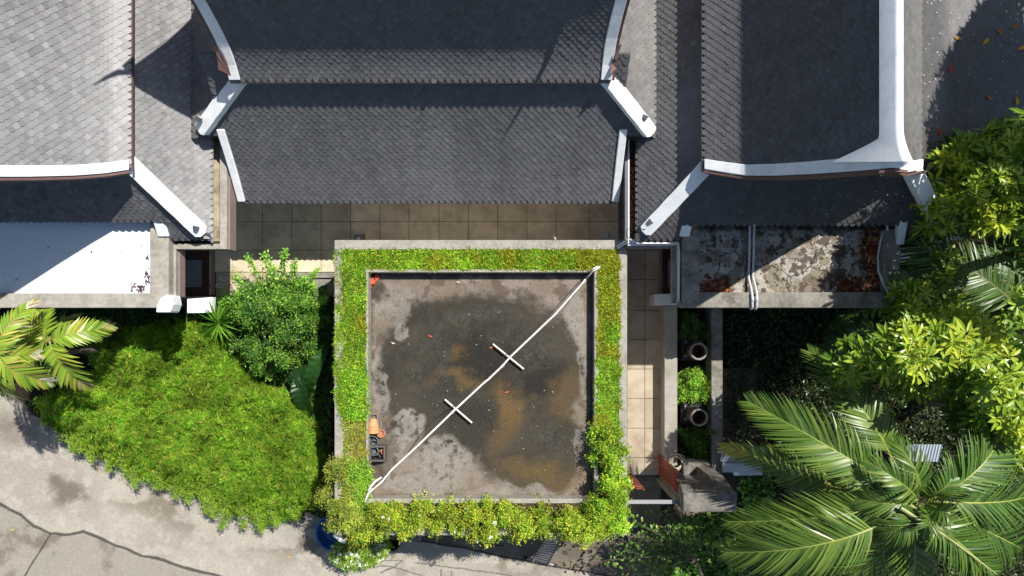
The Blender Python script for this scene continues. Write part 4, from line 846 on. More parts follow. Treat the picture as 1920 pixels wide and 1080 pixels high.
# blue tub, white downpipe
t = thing('blue_tub', 'round blue plastic tub on the driveway under the yellow shrub', 'tub', P(637, 990, GZ))
c = P(628, 996, GZ + .3); c.z = GZ
MB().lathe([(.001, .0), (.42, 0), (.53, .45), (.57, .46), (.57, .49), (.52, .49), (.5, .32), (.49, .3), (.43, .12), (.42, .1), (.25, .09), (.24, .11), (.22, .11), (.21, .08), (.001, .08)], c, 48).build('basin', BLUE, t, smooth=False)
t = thing('down_pipe', 'short white bent pipe with grey collar above the blue tub', 'pipe', P(635, 990, -.5))
MB().tube([P(640, 985, 2.9), P(634, 993, 2.85), P(631, 1003, 2.65)], .06, 12).build('pipe', WHITE, t, smooth=True)
MB().tube([P(630, 1002, 2.65), P(638, 1008, 2.5)], .085, 12).build('collar', WHITE, t); MB().tube([P(638, 1010, 2.5), P(646, 1014, 2.35)], .08, 12).build('pipe_end', GREYW, t)
tag(MB().lathe([(.001, 0), (.2, 0), (.27, .35), (.29, .35), (.24, .36), (.18, .04), (.001, .04)], P(737, 1011, GZ), 28).build('black_bucket', BLACK), 'black bucket standing at the edge of the hedge shadow', 'bucket')
# telescopic ladder
lf = thing('telescopic_ladder', 'grey telescopic ladder leaning up into the hedge', 'ladder', P(1017, 1055, GZ))
f0, f1 = P(999, 1051, GZ + .1), P(1028, 1058, GZ + .1); t0, t1 = P(1030, 1000, 3.0), P(1060, 1000, 3.0)
n = 13; b = MB()
t1 = t0 + (t1 - t0).normalized() * (f1 - f0).length * .82
for i in range(n + 1):
    t_ = i / n; a_, c_ = f0.lerp(t0, t_), f1.lerp(t1, t_); dr = (t0 - f0).normalized()
    rr = MB().sweep([a_, c_], dr, .105, h=.035); rr.build('rung', ALU, lf)
    for q in (a_, c_): MB().tube([q - dr * .05, q + dr * .05], .045, 8).build('clip', mat('clip_plastic', (.2, .21, .2), .6), lf)
for q, e in ((f0, t0), (f1, t1)): MB().tube([q, e], .032, 10, [.036, .026]).build('side_rail', LAMPM, lf)
d_ = (f1 - f0).normalized(); MB().tube([f0 - d_ * .2 - Vector((0, 0, .05)), f1 + d_ * .2 - Vector((0, 0, .05))], .03, 8).build('foot_bar', ALU, lf)
for q in (f0 - d_ * .24, f1 + d_ * .24): MB().tube([q - d_ * .05 - Vector((0, 0, .05)), q + d_ * .05 - Vector((0, 0, .05))], .05, 10).build('rubber_foot', BLACK, lf)
for u in (1030, 1065): MB().tube([P(u, 1000, 3.05), P(u, 1003, 2.95)], .06, 10).build('end_cap', GREYP, lf)
# black frame on the apron
b = MB(); q = [P(881, 1006, .6), P(881, 1016, .6), P(944, 1024, .6), P(944, 1006, .6)]
b.tube(q, .018, 6); tag(b.build('wire_bracket', BLACK), 'thin black rectangular wire bracket sticking out under the hedge', 'bracket')
# grey corrugated sheet roof and another sheet behind the palm
sh = thing('corrugated_shed', 'pale grey corrugated shed roof between the garden wall and the palm', 'shed', P(1390, 865, GZ))
b = MB(); nn = 28; x0, x1 = PX(1353, .8), PX(1440, .8); vs = []
for i in range(nn * 2 + 1):
    y = PY(838 + 30 * i / (nn * 2), .8); zc = .8 - .012 * i / 4 + (.03 if i % 4 < 2 else 0); vs += [(x0, y, zc), (x1, y, zc)]
b.add(vs, [(2 * i, 2 * i + 1, 2 * i + 3, 2 * i + 2) for i in range(nn * 2)]); b.build('sheet', STEEL, sh)
MB().prism([(PX(1355, .6), PY(886, .6)), (PX(1375, .6), PY(886, .6)), (PX(1376, .6), PY(892, .6)), (PX(1430, .6), PY(891, .6)), (PX(1430, .6), PY(868, .6)), (PX(1354, .6), PY(868, .6))], .5, .6).build('flashing', STEEL, sh, .01)
MB().box(x0 + .1, x1 - .1, PY(884, .8), PY(842, .8), GZ, .5).build('wall', CONCD, sh)
MB().tube([P(1345, 848, 1.0), P(1366, 846, 1.0)], .03, 8).build('pipe', PVCG, sh)
sh2 = thing('metal_awning', 'weathered grey metal awning half hidden behind the big palm fronds', 'awning', P(1720, 850, -1))
b = MB(); vs = []
for i in range(49):
    x = PX(1700 + 66 * i / 48, .6); zc = .6 + (.04 if i % 4 < 2 else 0); vs += [(x, PY(833, .6), zc), (x, PY(868, .6), zc - .2)]
b.add(vs, [(2 * i, 2 * i + 1, 2 * i + 3, 2 * i + 2) for i in range(48)]); b.build('sheet', STEEL, sh2)
for u in (1690, 1770): MB().tube([P(u, 860, .35), Vector((P(u, 860, .35).x, P(u, 860, .35).y, GZ))], .04, 8).build('post', CONCD, sh2)
wl = thing('garden_shelter', 'white walled lean-to with pale roof showing through the right tree', 'shelter', P(1800, 410, 2))
MB().box(PX(1740, 2.0), PX(1880, 2.0), PY(440, 2.0), PY(380, 2.0), 1.8, 2.0).build('roof', WHITE, wl); MB().box(PX(1750, 2.0), PX(1870, 2.0), PY(435, 2.0), PY(385, 2.0), GZ, 1.79).build('wall', GREYW, wl)
MB().box(PX(1688, 1.5), PX(1750, 1.5), PY(477, 1.5), PY(462, 1.5), GZ, 1.5).build('side_wall', WHITE, wl)

# ------------------------------------------------------------------ foliage machinery
def unit(a): return a / np.maximum(np.linalg.norm(a, axis=-1, keepdims=True), 1e-9)
class Leaves:
    def __init__(s): s.v = []; s.c = []; s.t = []; s.q = []; s.n = 0
    def blades(s, base, d, L, W, col, droop=.25, fold=.25, up=None):     # pointed leaf: 4 verts, two triangles
        n = len(base); d = unit(d); r = unit(RNG.normal(0, 1, (n, 3))) if up is None else up
        side = unit(np.cross(d, r)); nn = np.cross(side, d); nn *= np.sign(nn[:, 2:3] + 1e-6)
        L = np.asarray(L).reshape(-1, 1) * np.ones((n, 1)); W = np.asarray(W).reshape(-1, 1) * np.ones((n, 1))
        mid = base + d * L * .42; tip = base + d * L - np.array([[0, 0, 1]]) * L * droop
        V = np.stack([base, mid - side * W / 2 + nn * W * fold, tip, mid + side * W / 2 + nn * W * fold], 1)
        b = s.n + np.arange(n)[:, None] * 4
        s.t += [b + np.array([[0, 1, 2]]), b + np.array([[0, 2, 3]])]
        s.v.append(V.reshape(-1, 3)); s.c.append(np.repeat(col, 4, 0)); s.n += 4 * n
    def ovals(s, base, d, L, W, col, droop=.2, fold=.18, up=None, pale=1.0):   # rounded leaf with midrib: 8 verts
        n = len(base); d = unit(d); r = unit(RNG.normal(0, 1, (n, 3))) if up is None else up
        side = unit(np.cross(d, r)); nn = np.cross(side, d); nn *= np.sign(nn[:, 2:3] + 1e-6)
        L = np.asarray(L).reshape(-1, 1) * np.ones((n, 1)); W = np.asarray(W).reshape(-1, 1) * np.ones((n, 1)); z = np.array([[0, 0, 1.]])
        m1 = base + d * L * .33 ; m2 = base + d * L * .7 - z * L * droop * .35; tip = base + d * L - z * L * droop
        V = np.stack([base, m1 - side * W * .40 + nn * W * fold, m1, m1 + side * W * .40 + nn * W * fold, m2 - side * W * .42 + nn * W * fold, m2, m2 + side * W * .42 + nn * W * fold, tip], 1)
        b = s.n + np.arange(n)[:, None] * 8
        s.t += [b + np.array([k]) for k in ((0, 1, 2), (0, 2, 3), (4, 7, 5), (5, 7, 6))]; s.q += [b + np.array([k]) for k in ((1, 4, 5, 2), (2, 5, 6, 3))]
        c = np.repeat(col[:, None], 8, 1); c[:, [2, 5, 0]] *= pale
        s.v.append(V.reshape(-1, 3)); s.c.append(c.reshape(-1, 3)); s.n += 8 * n
    def build(s, name, m, parent=None, smooth=False):
        g = [np.concatenate(s.t)] + ([np.concatenate(s.q)] if s.q else [])
        return mesh_np(name, np.concatenate(s.v), g, m, parent, np.clip(np.concatenate(s.c), .001, 1), smooth)
FB = np.array((1.85, 1.74, 1.5))
def pal(n, cols, wts=None, j=.16):
    cols = np.array(cols, float) * FB; i = RNG.choice(len(cols), n, p=None if wts is None else np.array(wts) / sum(wts))
    return np.clip(cols[i] * (1 + RNG.normal(0, j, (n, 1))) * (1 + RNG.normal(0, j * .35, (n, 3))), .002, 1)
def rdir(n, zlo=-.2, zhi=1.0):
    a = RNG.uniform(0, 2 * np.pi, n); z = RNG.uniform(zlo, zhi, n); r = np.sqrt(np.clip(1 - z * z, 0, 1)); return np.stack([r * np.cos(a), r * np.sin(a), z], -1)
def sample_poly(poly, n, z, zf=None):     # random points in an outline seen in the photo, each at a height of its own
    p = np.array(poly, float); out = np.zeros((0, 2))
    while len(out) < n:
        q = RNG.uniform(p.min(0), p.max(0), (n * 2, 2)); out = np.concatenate([out, q[inpoly(q[:, 0], q[:, 1], poly)]])
    q = out[:n]; zz = z if zf is None else zf(q[:, 0], q[:, 1])
    k = (HC - zz) / F; return q, np.stack([(q[:, 0] - VU) * k, (VV - q[:, 1]) * k, zz * np.ones(n)], -1)

# --- grass and weeds in the planter
def edge_noise(q): return fbm(q[:, 0] * .02, q[:, 1] * .02, 4, 5)
def grassbed(name, label, poly, n, cols, wts, h=.1, ov=.35, spread=None):
    q, p = sample_poly(poly, n, 2.93); L = Leaves(); tone = fbm(q[:, 0] * .03, q[:, 1] * .03, 4, 6); hh = fbm(q[:, 0] * .06, q[:, 1] * .06, 3, 16)
    p[:, 2] += RNG.random(n) * .06 + .12 * (hh - .35)
    col = pal(n, cols, wts); col = col * (.75 + 1.05 * tone[:, None]); yel = sst(.52, .66, fbm(q[:, 0] * .018, q[:, 1] * .018, 3, 26)); col = col * (1 - yel[:, None] * .6) + yel[:, None] * .6 * np.array((.50, .46, .04))
    k = int(n * (1 - ov)); L.blades(p[:k], rdir(k, -.05, .8), RNG.uniform(.06, .15, k) * h / .1, RNG.uniform(.012, .022, k), col[:k], .3)
    L.ovals(p[k:], rdir(n - k, -.1, .6), RNG.uniform(.04, .075, n - k), RNG.uniform(.024, .04, n - k), col[k:], .15)
    o = L.build(name, LEAF); return tag(o, label, 'grass', kind='stuff')
GC = [(.17, .27, .03), (.11, .22, .025), (.24, .30, .035), (.05, .12, .015), (.30, .29, .08)]
grassbed('grass', 'yellow green grass filling the top strip of the square planter', [(640, 467), (1163, 467), (1163, 507), (640, 507)], 26000, GC, [4, 3, 3, 1.5, .4])
grassbed('grass', 'green grass filling the left strip of the square planter', [(628, 470), (688, 480), (689, 700), (688, 790), (640, 790), (628, 700), (632, 560)], 24000, GC, [3, 4, 1.5, 2.5, .5])
grassbed('grass', 'bright green weeds filling the right strip of the square planter', [(1121, 500), (1160, 490), (1163, 640), (1166, 820), (1115, 820), (1118, 650)], 26000, [(.13, .24, .025), (.18, .28, .035), (.07, .16, .02), (.25, .29, .05)], [4, 4, 2, 1.2], ov=.5)
grassbed('grass', 'dry thin grass with bare twigs beside the terracotta pots', [(640, 790), (690, 790), (690, 880), (640, 880)], 2600, GC + [(.3, .24, .15)], [3, 2, 2, 1, .5, 3])
# straw and twigs on the bare patch
b = MB()
for _ in range(140):
    p = P(random.uniform(642, 688), random.uniform(785, 880), 2.95 + random.uniform(0, .06)); a = random.uniform(0, 6.28); l = random.uniform(.05, .2); b.tube([p, p + Vector((math.cos(a) * l, math.sin(a) * l, random.uniform(-.02, .05)))], .004, 3)
tag(b.build('dry_twigs', TWIG), 'dry grey twigs on the bare patch of the left planter strip', 'twigs', kind='stuff')

# --- shrubs: sprays of small leaves over a lumpy top
def shrub(name, label, cat, poly, ztop, zedge, n, cols, wts, leafL=(.04, .07), leafW=.5, parent=None, depth=.5, clump=.03, gloss=LEAF, flowers=0, group=None, thin=.5, spr=.10, ns=7, trunk=None, fcol=(.85, .85, .8), edge=.06, K=0, kr=(8, 16)):
    pc = np.array(poly).mean(0); base = P(pc[0], pc[1], zedge)
    if parent is None:
        parent = thing(name, label, cat, base, group)
    L = Leaves(); nc = n // ns
    pa = poly + [poly[0]]
    def top(u, v):
        d = dpoly(u, v, pa); f = sst(0, 45, d) ; return zedge + (ztop - zedge) * f + (fbm(u * clump, v * clump, 4, 8) - .5) * .6 * (ztop - zedge + .3)
    q, p = sample_poly(poly, nc, 0, top)
    ctone = np.ones(nc)
    if K:       # rounded tufts of leaves standing out of a lower mass
        cq, cp = sample_poly(poly, K, 0, top); rr = RNG.uniform(kr[0], kr[1], K); m = int(nc * .72); ix = RNG.integers(0, K, m); of = RNG.normal(0, .5, (m, 2)); of *= (rr[ix])[:, None]
        z_ = cp[ix, 2] + .016 * rr[ix] * (1 - (np.hypot(of[:, 0], of[:, 1]) / rr[ix]) ** 2) + RNG.uniform(-.05, .25, K)[ix]
        q[:m] = cq[ix] + of; k_ = (HC - z_) / F; p[:m] = np.stack([(q[:m, 0] - VU) * k_, (VV - q[:m, 1]) * k_, z_], -1); p[m:, 2] -= .3; ctone[:m] = RNG.uniform(.75, 1.35, K)[ix]; ctone[m:] = .8
    # thin out by clumps so gaps open
    ed = dpoly(q[:, 0], q[:, 1], pa); keepm = fbm(q[:, 0] * clump * 1.7 + 31, q[:, 1] * clump * 1.7, 4, 12) + RNG.normal(0, .06, nc) > thin * .8 + edge * (1 - sst(0, 26, ed)); q = q[keepm]; p = p[keepm]; ctone = ctone[keepm]; nc = len(q)
    dn = RNG.random(nc) ** 1.8 * depth; p[:, 2] -= dn
    tone = fbm(q[:, 0] * .035 + 7, q[:, 1] * .035, 3, 22)
    cc = pal(nc, cols, wts, .18) * (.6 + .8 * tone[:, None]) * ctone[:, None]
    ax = unit(rdir(nc, .1, 1.0) + np.array([[0, 0, .3]]))
    pos = np.repeat(p, ns, 0); axr = np.repeat(ax, ns, 0); tt = RNG.random(nc * ns)[:, None] * spr * 2 - spr * .5
    pos = pos + axr * tt + RNG.normal(0, spr * .25, pos.shape); dirs = unit(axr * .5 + rdir(nc * ns, -.4, .9)); N = nc * ns
    Ls = RNG.uniform(*leafL, N); L.ovals(pos, dirs, Ls, Ls * leafW, np.repeat(cc, ns, 0) * (1 + RNG.normal(0, .14, (N, 1))), .15)
    o = L.build('foliage', gloss, parent)
    b = MB()
    for i in range(26):
        k = random.randrange(nc); e = Vector(p[k]); s0 = Vector((base.x + random.uniform(-.2, .2), base.y + random.uniform(-.1, .1), min(zedge - .4, base.z)))
        if trunk is not None: s0.z = trunk
        m_ = s0.lerp(e, .5) + Vector((random.uniform(-.1, .1), random.uniform(-.1, .1), .05)); b.tube([s0, m_, e], .012, 5, [.02, .012, .005])
    b.build('stems', TWIG, parent)
    if flowers:
        fb = MB()
        for i in range(flowers):
            k = random.randrange(nc)
            if dn[k] > .12: continue
            c = Vector(p[k]) + Vector((0, 0, .06)); r = random.uniform(.03, .05)
            for a in range(5):
                an = a * 1.2566 + i; fb.add([c, c + Vector((math.cos(an - .5) * r, math.sin(an - .5) * r, .006)), c + Vector((math.cos(an) * r * 1.5, math.sin(an) * r * 1.5, 0)), c + Vector((math.cos(an + .5) * r, math.sin(an + .5) * r, .006))], [(0, 1, 2, 3)])
        fb.build('flowers', mat('white_petal', fcol, .8, .1, 0, bump=0), parent)
    return parent
YG = [(.27, .32, .035), (.18, .27, .03), (.10, .19, .02), (.33, .34, .06)]
shrub('flowering_hedge', 'yellow green flowering hedge along the front edge of the roof planter', 'hedge', [(690, 948), (780, 946), (900, 948), (1000, 944), (1105, 950), (1130, 985), (1105, 1010), (1065, 1012), (1060, 1004), (1030, 1008), (960, 1016), (900, 1010), (850, 1006), (780, 1006), (735, 1007), (700, 1014), (655, 1012), (668, 990)], 3.5, 2.98, 88000, YG, [4, 4, 3, 1], depth=.3, flowers=60, thin=.42, clump=.04, K=125, kr=(9, 17))
shrub('yellow_shrub', 'golden yellow shrub spilling over the lower left corner of the planter', 'shrub', [(610, 868), (640, 858), (655, 885), (668, 930), (700, 965), (735, 985), (715, 1003), (690, 1008), (655, 1010), (640, 1000), (620, 985), (606, 968), (612, 945), (598, 935), (604, 915), (616, 905)], 3.45, 2.8, 36000, [(.22, .26, .05), (.18, .24, .04), (.11, .18, .03), (.24, .23, .08)], [4, 4, 2, .7], depth=.3, thin=.42, K=45, kr=(8, 15))
shrub('green_shrub', 'mid green shrub in the planter just left of the pipe end', 'shrub', [(645, 868), (688, 865), (694, 900), (690, 925), (683, 945), (700, 950), (705, 985), (670, 990), (655, 960), (648, 920)], 3.35, 2.98, 26000, [(.13, .27, .03), (.2, .3, .04), (.07, .17, .02)], [4, 3, 2], depth=.3, thin=.38)
shrub('right_shrub', 'thick green shrub spilling over the lower right corner of the planter', 'shrub', [(1119, 800), (1160, 790), (1168, 850), (1174, 900), (1172, 960), (1170, 992), (1148, 1005), (1118, 1005), (1095, 985), (1100, 950), (1108, 930), (1113, 870)], 3.5, 2.98, 52000, [(.2, .31, .03), (.12, .25, .02), (.28, .33, .04), (.06, .15, .02)], [4, 4, 2, 2], depth=.3, flowers=8, thin=.42, clump=.04, K=55, kr=(8, 16))
shrub('left_weed_patch', 'lush green weed clump in the left strip above the pots', 'shrub', [(640, 700), (684, 690), (688, 740), (690, 780), (660, 786), (636, 776), (632, 730)], 3.15, 2.98, 15000, [(.16, .33, .03), (.1, .24, .02), (.24, .34, .04)], [4, 3, 2], depth=.15, thin=.3)
shrub('white_flower_bush', 'round bush covered in white flowers on the driveway below the planter', 'bush', [(618, 1040), (625, 1022), (650, 1012), (690, 1008), (720, 1012), (728, 1030), (720, 1048), (700, 1058), (675, 1066), (650, 1068), (632, 1058)], .9, .2, 26000, [(.14, .25, .03), (.2, .3, .04), (.06, .13, .02)], [4, 3, 2], depth=.6, flowers=420, thin=.36, trunk=GZ)
# balcony shrub with upright sprays
js = shrub('leafy_bush', 'tall leafy green bush reaching over the edge of the tiled balcony', 'bush', [(440, 540), (470, 520), (500, 530), (530, 515), (560, 530), (600, 545), (612, 580), (600, 630), (585, 680), (555, 712), (510, 705), (470, 700), (445, 660), (425, 610), (420, 570)], 1.5, .3, 58000, [(.05, .13, .02), (.09, .19, .025), (.03, .08, .012), (.17, .27, .04)], [4, 3, 3, 1], leafL=(.05, .085), leafW=.55, depth=1.4, clump=.045, gloss=GLOSS, thin=.40, edge=.10, spr=.11, K=46, kr=(10, 20), trunk=GZ)
L = Leaves(); br = MB()
for (u0, v0, u1, v1, w_, zt_) in ((500, 560, 466, 482, 9, 1.3), (520, 560, 497, 475, 14, 1.6), (520, 545, 535, 470, 9, 1.8), (540, 560, 553, 490, 12, 1.5), (480, 580, 440, 515, 14, 1.2), (550, 580, 595, 505, 9, 1.1), (570, 590, 610, 560, 10, .8), (500, 570, 515, 500, 16, 1.3), (570, 560, 588, 535, 12, .9), (500, 640, 505, 710, 9, .4), (480, 600, 455, 545, 14, 1.0), (530, 560, 575, 520, 10, 1.1), (590, 620, 605, 655, 10, .3), (440, 600, 410, 560, 8, .6)):
    a0, a1 = P(u0, v0, .2), P(u1, v1, zt_); br.tube([a0, a0.lerp(a1, .5) + Vector((.05, 0, -.1)), a1], .012, 5)
    n = 420; t_ = RNG.random(n) ** .7; wd = w_ / 65 * (1.15 - t_ * .6); base = np.array(a0)[None] + (np.array(a1) - np.array(a0))[None] * t_[:, None] + RNG.normal(0, 1, (n, 3)) * wd[:, None] * .55
    ls = RNG.uniform(.05, .085, n); c = pal(n, [(.07, .19, .025), (.14, .28, .035), (.24, .36, .06)], [3, 3, 1]); c = c * (.75 + .6 * t_[:, None]); L.ovals(base, unit(rdir(n, -.3, .7)), ls, ls * .55, c, .15)
L.build('shoots', GLOSS, js); br.build('branches', TWIG, js)
# spiky plant
sp = thing('spiky_plant', 'spiky green rosette plant between the white ledge and the leafy bush', 'plant', P(412, 610, GZ)); L = Leaves(); c0 = np.array(P(411, 606, 1.0))
for k in range(3):
    n = 26; d = rdir(n, .0 + .2 * k, .35 + .25 * k); L.blades(np.repeat(c0[None], n, 0) + RNG.normal(0, .015, (n, 3)), d, RNG.uniform(.62, .85, n), .06, pal(n, [(.07, .17, .02), (.12, .24, .03)]), .22)
L.build('leaves', GLOSS, sp); MB().tube([P(411, 606, -.42), Vector((P(411, 606, -.4).x, P(411, 606, -.4).y, GZ))], .05, 8).build('stem', BARK, sp)
# banana leaves in the gap
bn = thing('banana_plant', 'dark broad leaved banana plant in the gap left of the planter wall', 'plant', P(590, 700, GZ))
def banana(u0, v0, z0, u1, v1, z1, w_, c):
    a, e = P(u0, v0, z0), P(u1, v1, z1); d = (e - a).normalized(); s_ = d.cross(Vector((0, 0, 1))).normalized(); b = MB(); n = 18; vs = []
    for i in range(n + 1):
        t_ = i / n; p = a.lerp(e, t_) + Vector((0, 0, .5 * math.sin(t_ * math.pi))); ww = w_ * math.sin(min(1, t_ * 1.05 + .02) * math.pi) ** .55
        vs += [p - s_ * ww + Vector((0, 0, .1 - .03 * (i % 2))), p, p + s_ * ww + Vector((0, 0, .1 - .03 * (i % 2)))]
    b.add(vs, [(3 * i + k, 3 * i + k + 1, 3 * i + 4 + k, 3 * i + 3 + k) for i in range(n) for k in (0, 1)], c); b.build('leaf', GLOSS, bn)
banana(575, 745, .2, 620, 640, .9, .22, (.02, .075, .01)); banana(600, 690, 0, 540, 720, .6, .28, (.012, .04, .008)); banana(585, 780, 0, 560, 690, .6, .25, (.012, .045, .008)); banana(600, 600, 0, 614, 530, .2, .25, (.05, .13, .02))
MB().tube([P(590, 700, 0), Vector((P(590, 700, -2.3).x, P(590, 700, -2.3).y, GZ))], .09, 8).build('stem', BARK, bn)

# --- bamboo hedge
BP = [(150, 640), (215, 610), (300, 590), (375, 588), (420, 610), (440, 650), (470, 700), (540, 722), (575, 745), (590, 790), (605, 850), (612, 900), (603, 950), (560, 962), (545, 975), (500, 985), (482, 992), (470, 960), (430, 970), (395, 950), (380, 935), (330, 925), (290, 905), (262, 900), (235, 880), (190, 860), (150, 845), (118, 812), (95, 800), (88, 770), (60, 755), (95, 735), (150, 720), (175, 690)]
bh = thing('bamboo_hedge', 'broad clipped hedge of fine green bamboo leaves above the driveway', 'hedge', P(370, 800, GZ))
pa = BP + [BP[0]]
def btop(u, v):
    d = dpoly(u, v, pa) + (fbm(u * .03, v * .03, 4, 2) - .5) * 20; return -.15 + 1.15 * sst(-6, 48, d) + (fbm(u * .016, v * .016, 5, 3) - .5) * 1.15 + (fbm(u * .05, v * .05, 3, 4) - .5) * .95
L = Leaves(); nc = 19500; ns = 9
q, p = sample_poly(BP, nc, 0, btop); dn = RNG.random(nc) ** 1.6 * .7; p[:, 2] -= dn
tone = fbm(q[:, 0] * .03, q[:, 1] * .03, 4, 32)
cc = pal(nc, [(.155, .285, .03), (.20, .32, .04), (.095, .22, .022), (.27, .32, .06)], [4, 3, 3, 1.4], .16) * (.5 + 1.05 * tone[:, None])
ax = unit(rdir(nc, 0, 1)); N = nc * ns
pos = np.repeat(p, ns, 0) + RNG.normal(0, .035, (N, 3)); dirs = unit(np.repeat(ax, ns, 0) * 1.25 + rdir(N, -.5, .8)); col = np.repeat(cc, ns, 0) * (1 + RNG.normal(0, .15, (N, 1)))
straw = RNG.random(N) < .012; col[straw] = (.42, .36, .16)
L.blades(pos, dirs, RNG.uniform(.09, .19, N), RNG.uniform(.012, .021, N), col, .25, .15)
L.build('foliage', LEAF, bh)
# edge sprigs that hang over the kerb
L = Leaves(); br = MB()
for (u, v) in ((130, 845), (215, 880), (262, 905), (300, 915), (350, 940), (395, 965), (430, 985), (485, 995), (510, 985), (560, 965), (90, 790), (230, 890), (385, 950), (455, 985), (340, 928), (300, 905), (410, 960), (180, 858), (545, 970), (160, 850), (600, 950)):
    a0 = P(u - 6, v - 40, .5); a1 = P(u + random.uniform(-14, 10), v + random.uniform(-4, 10), .05); br.tube([a0, a0.lerp(a1, .6) + Vector((0, 0, .12)), a1], .006, 4)
    n = 230; t_ = RNG.random(n); base = np.array(a0)[None] + (np.array(a1) - np.array(a0))[None] * t_[:, None] + RNG.normal(0, .11, (n, 3)) * (1.25 - t_[:, None])
    L.blades(base, unit(rdir(n, -.5, .6) + np.array([[0, -.5, 0]])), RNG.uniform(.1, .19, n), .02, pal(n, [(.17, .30, .03), (.25, .36, .05)]), .3)
L.build('hanging_sprigs', LEAF, bh); br.build('stems', TWIG, bh)
b = MB()       # culms
for _ in range(120):
    u, v = random.uniform(150, 600), random.uniform(640, 940)
    if inpoly(np.array(u), np.array(v), BP): p0 = P(u, v, .2); b.tube([Vector((p0.x, p0.y, GZ)), p0], .012, 5)
b.build('culms', BARK, bh)
# under-planting: dark ferny cover in the shade
def cover(name, label, poly, z, n, cols, l=(.08, .2), w_=.3, h=.4, cat='ground cover'):
    q, p = sample_poly(poly, n, z); p[:, 2] += fbm(q[:, 0] * .03, q[:, 1] * .03, 3, 9) * h; L = Leaves(); ls = RNG.uniform(*l, n)
    L.ovals(p, rdir(n, -.1, .8), ls, ls * w_, pal(n, cols, None, .25), .3); return tag(L.build(name, GLOSS), label, cat, kind='stuff')
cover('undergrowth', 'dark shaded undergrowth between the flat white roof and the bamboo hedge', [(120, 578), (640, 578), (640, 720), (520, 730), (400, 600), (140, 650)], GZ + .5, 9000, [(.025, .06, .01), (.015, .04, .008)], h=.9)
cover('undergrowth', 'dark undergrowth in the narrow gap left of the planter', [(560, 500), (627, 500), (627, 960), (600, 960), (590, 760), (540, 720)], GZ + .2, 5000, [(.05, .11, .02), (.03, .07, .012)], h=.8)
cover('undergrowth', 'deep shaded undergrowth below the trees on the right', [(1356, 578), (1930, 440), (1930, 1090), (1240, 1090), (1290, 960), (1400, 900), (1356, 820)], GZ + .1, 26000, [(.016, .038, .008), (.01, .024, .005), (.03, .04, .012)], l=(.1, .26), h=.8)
cover('undergrowth', 'green weeds under the palm beside the mossy pier', [(1385, 880), (1430, 885), (1440, 960), (1380, 1080), (1230, 1085), (1285, 965), (1390, 962)], GZ + .5, 3600, [(.08, .17, .03), (.05, .12, .02)], l=(.12, .26), w_=.7, h=.6)
# low shrubs in the jar bed
for (poly, lab, nn_, cols) in (([(1272, 588), (1330, 585), (1330, 630), (1300, 636), (1272, 628)], 'dark small leaved shrub at the top of the jar bed', 9000, [(.05, .11, .02), (.03, .07, .015)]),
                          ([(1258, 712), (1272, 700), (1300, 692), (1325, 702), (1330, 730), (1322, 752), (1295, 757), (1270, 750)], 'bright green shrub between the two large jars', 13000, [(.12, .25, .03), (.18, .31, .04), (.06, .14, .02)]),
                          ([(1278, 812), (1300, 802), (1330, 800), (1338, 830), (1335, 852), (1310, 862), (1285, 850)], 'dark green shrub below the lower large jar', 11000, [(.06, .13, .025), (.09, .17, .03), (.03, .07, .015)])):
    shrub('low_shrub', lab, 'shrub', poly, .42, 0.0, nn_, cols, None, depth=.3, thin=.34, clump=.05, group='shrubs in the jar bed', K=16, kr=(7, 13), edge=.14)

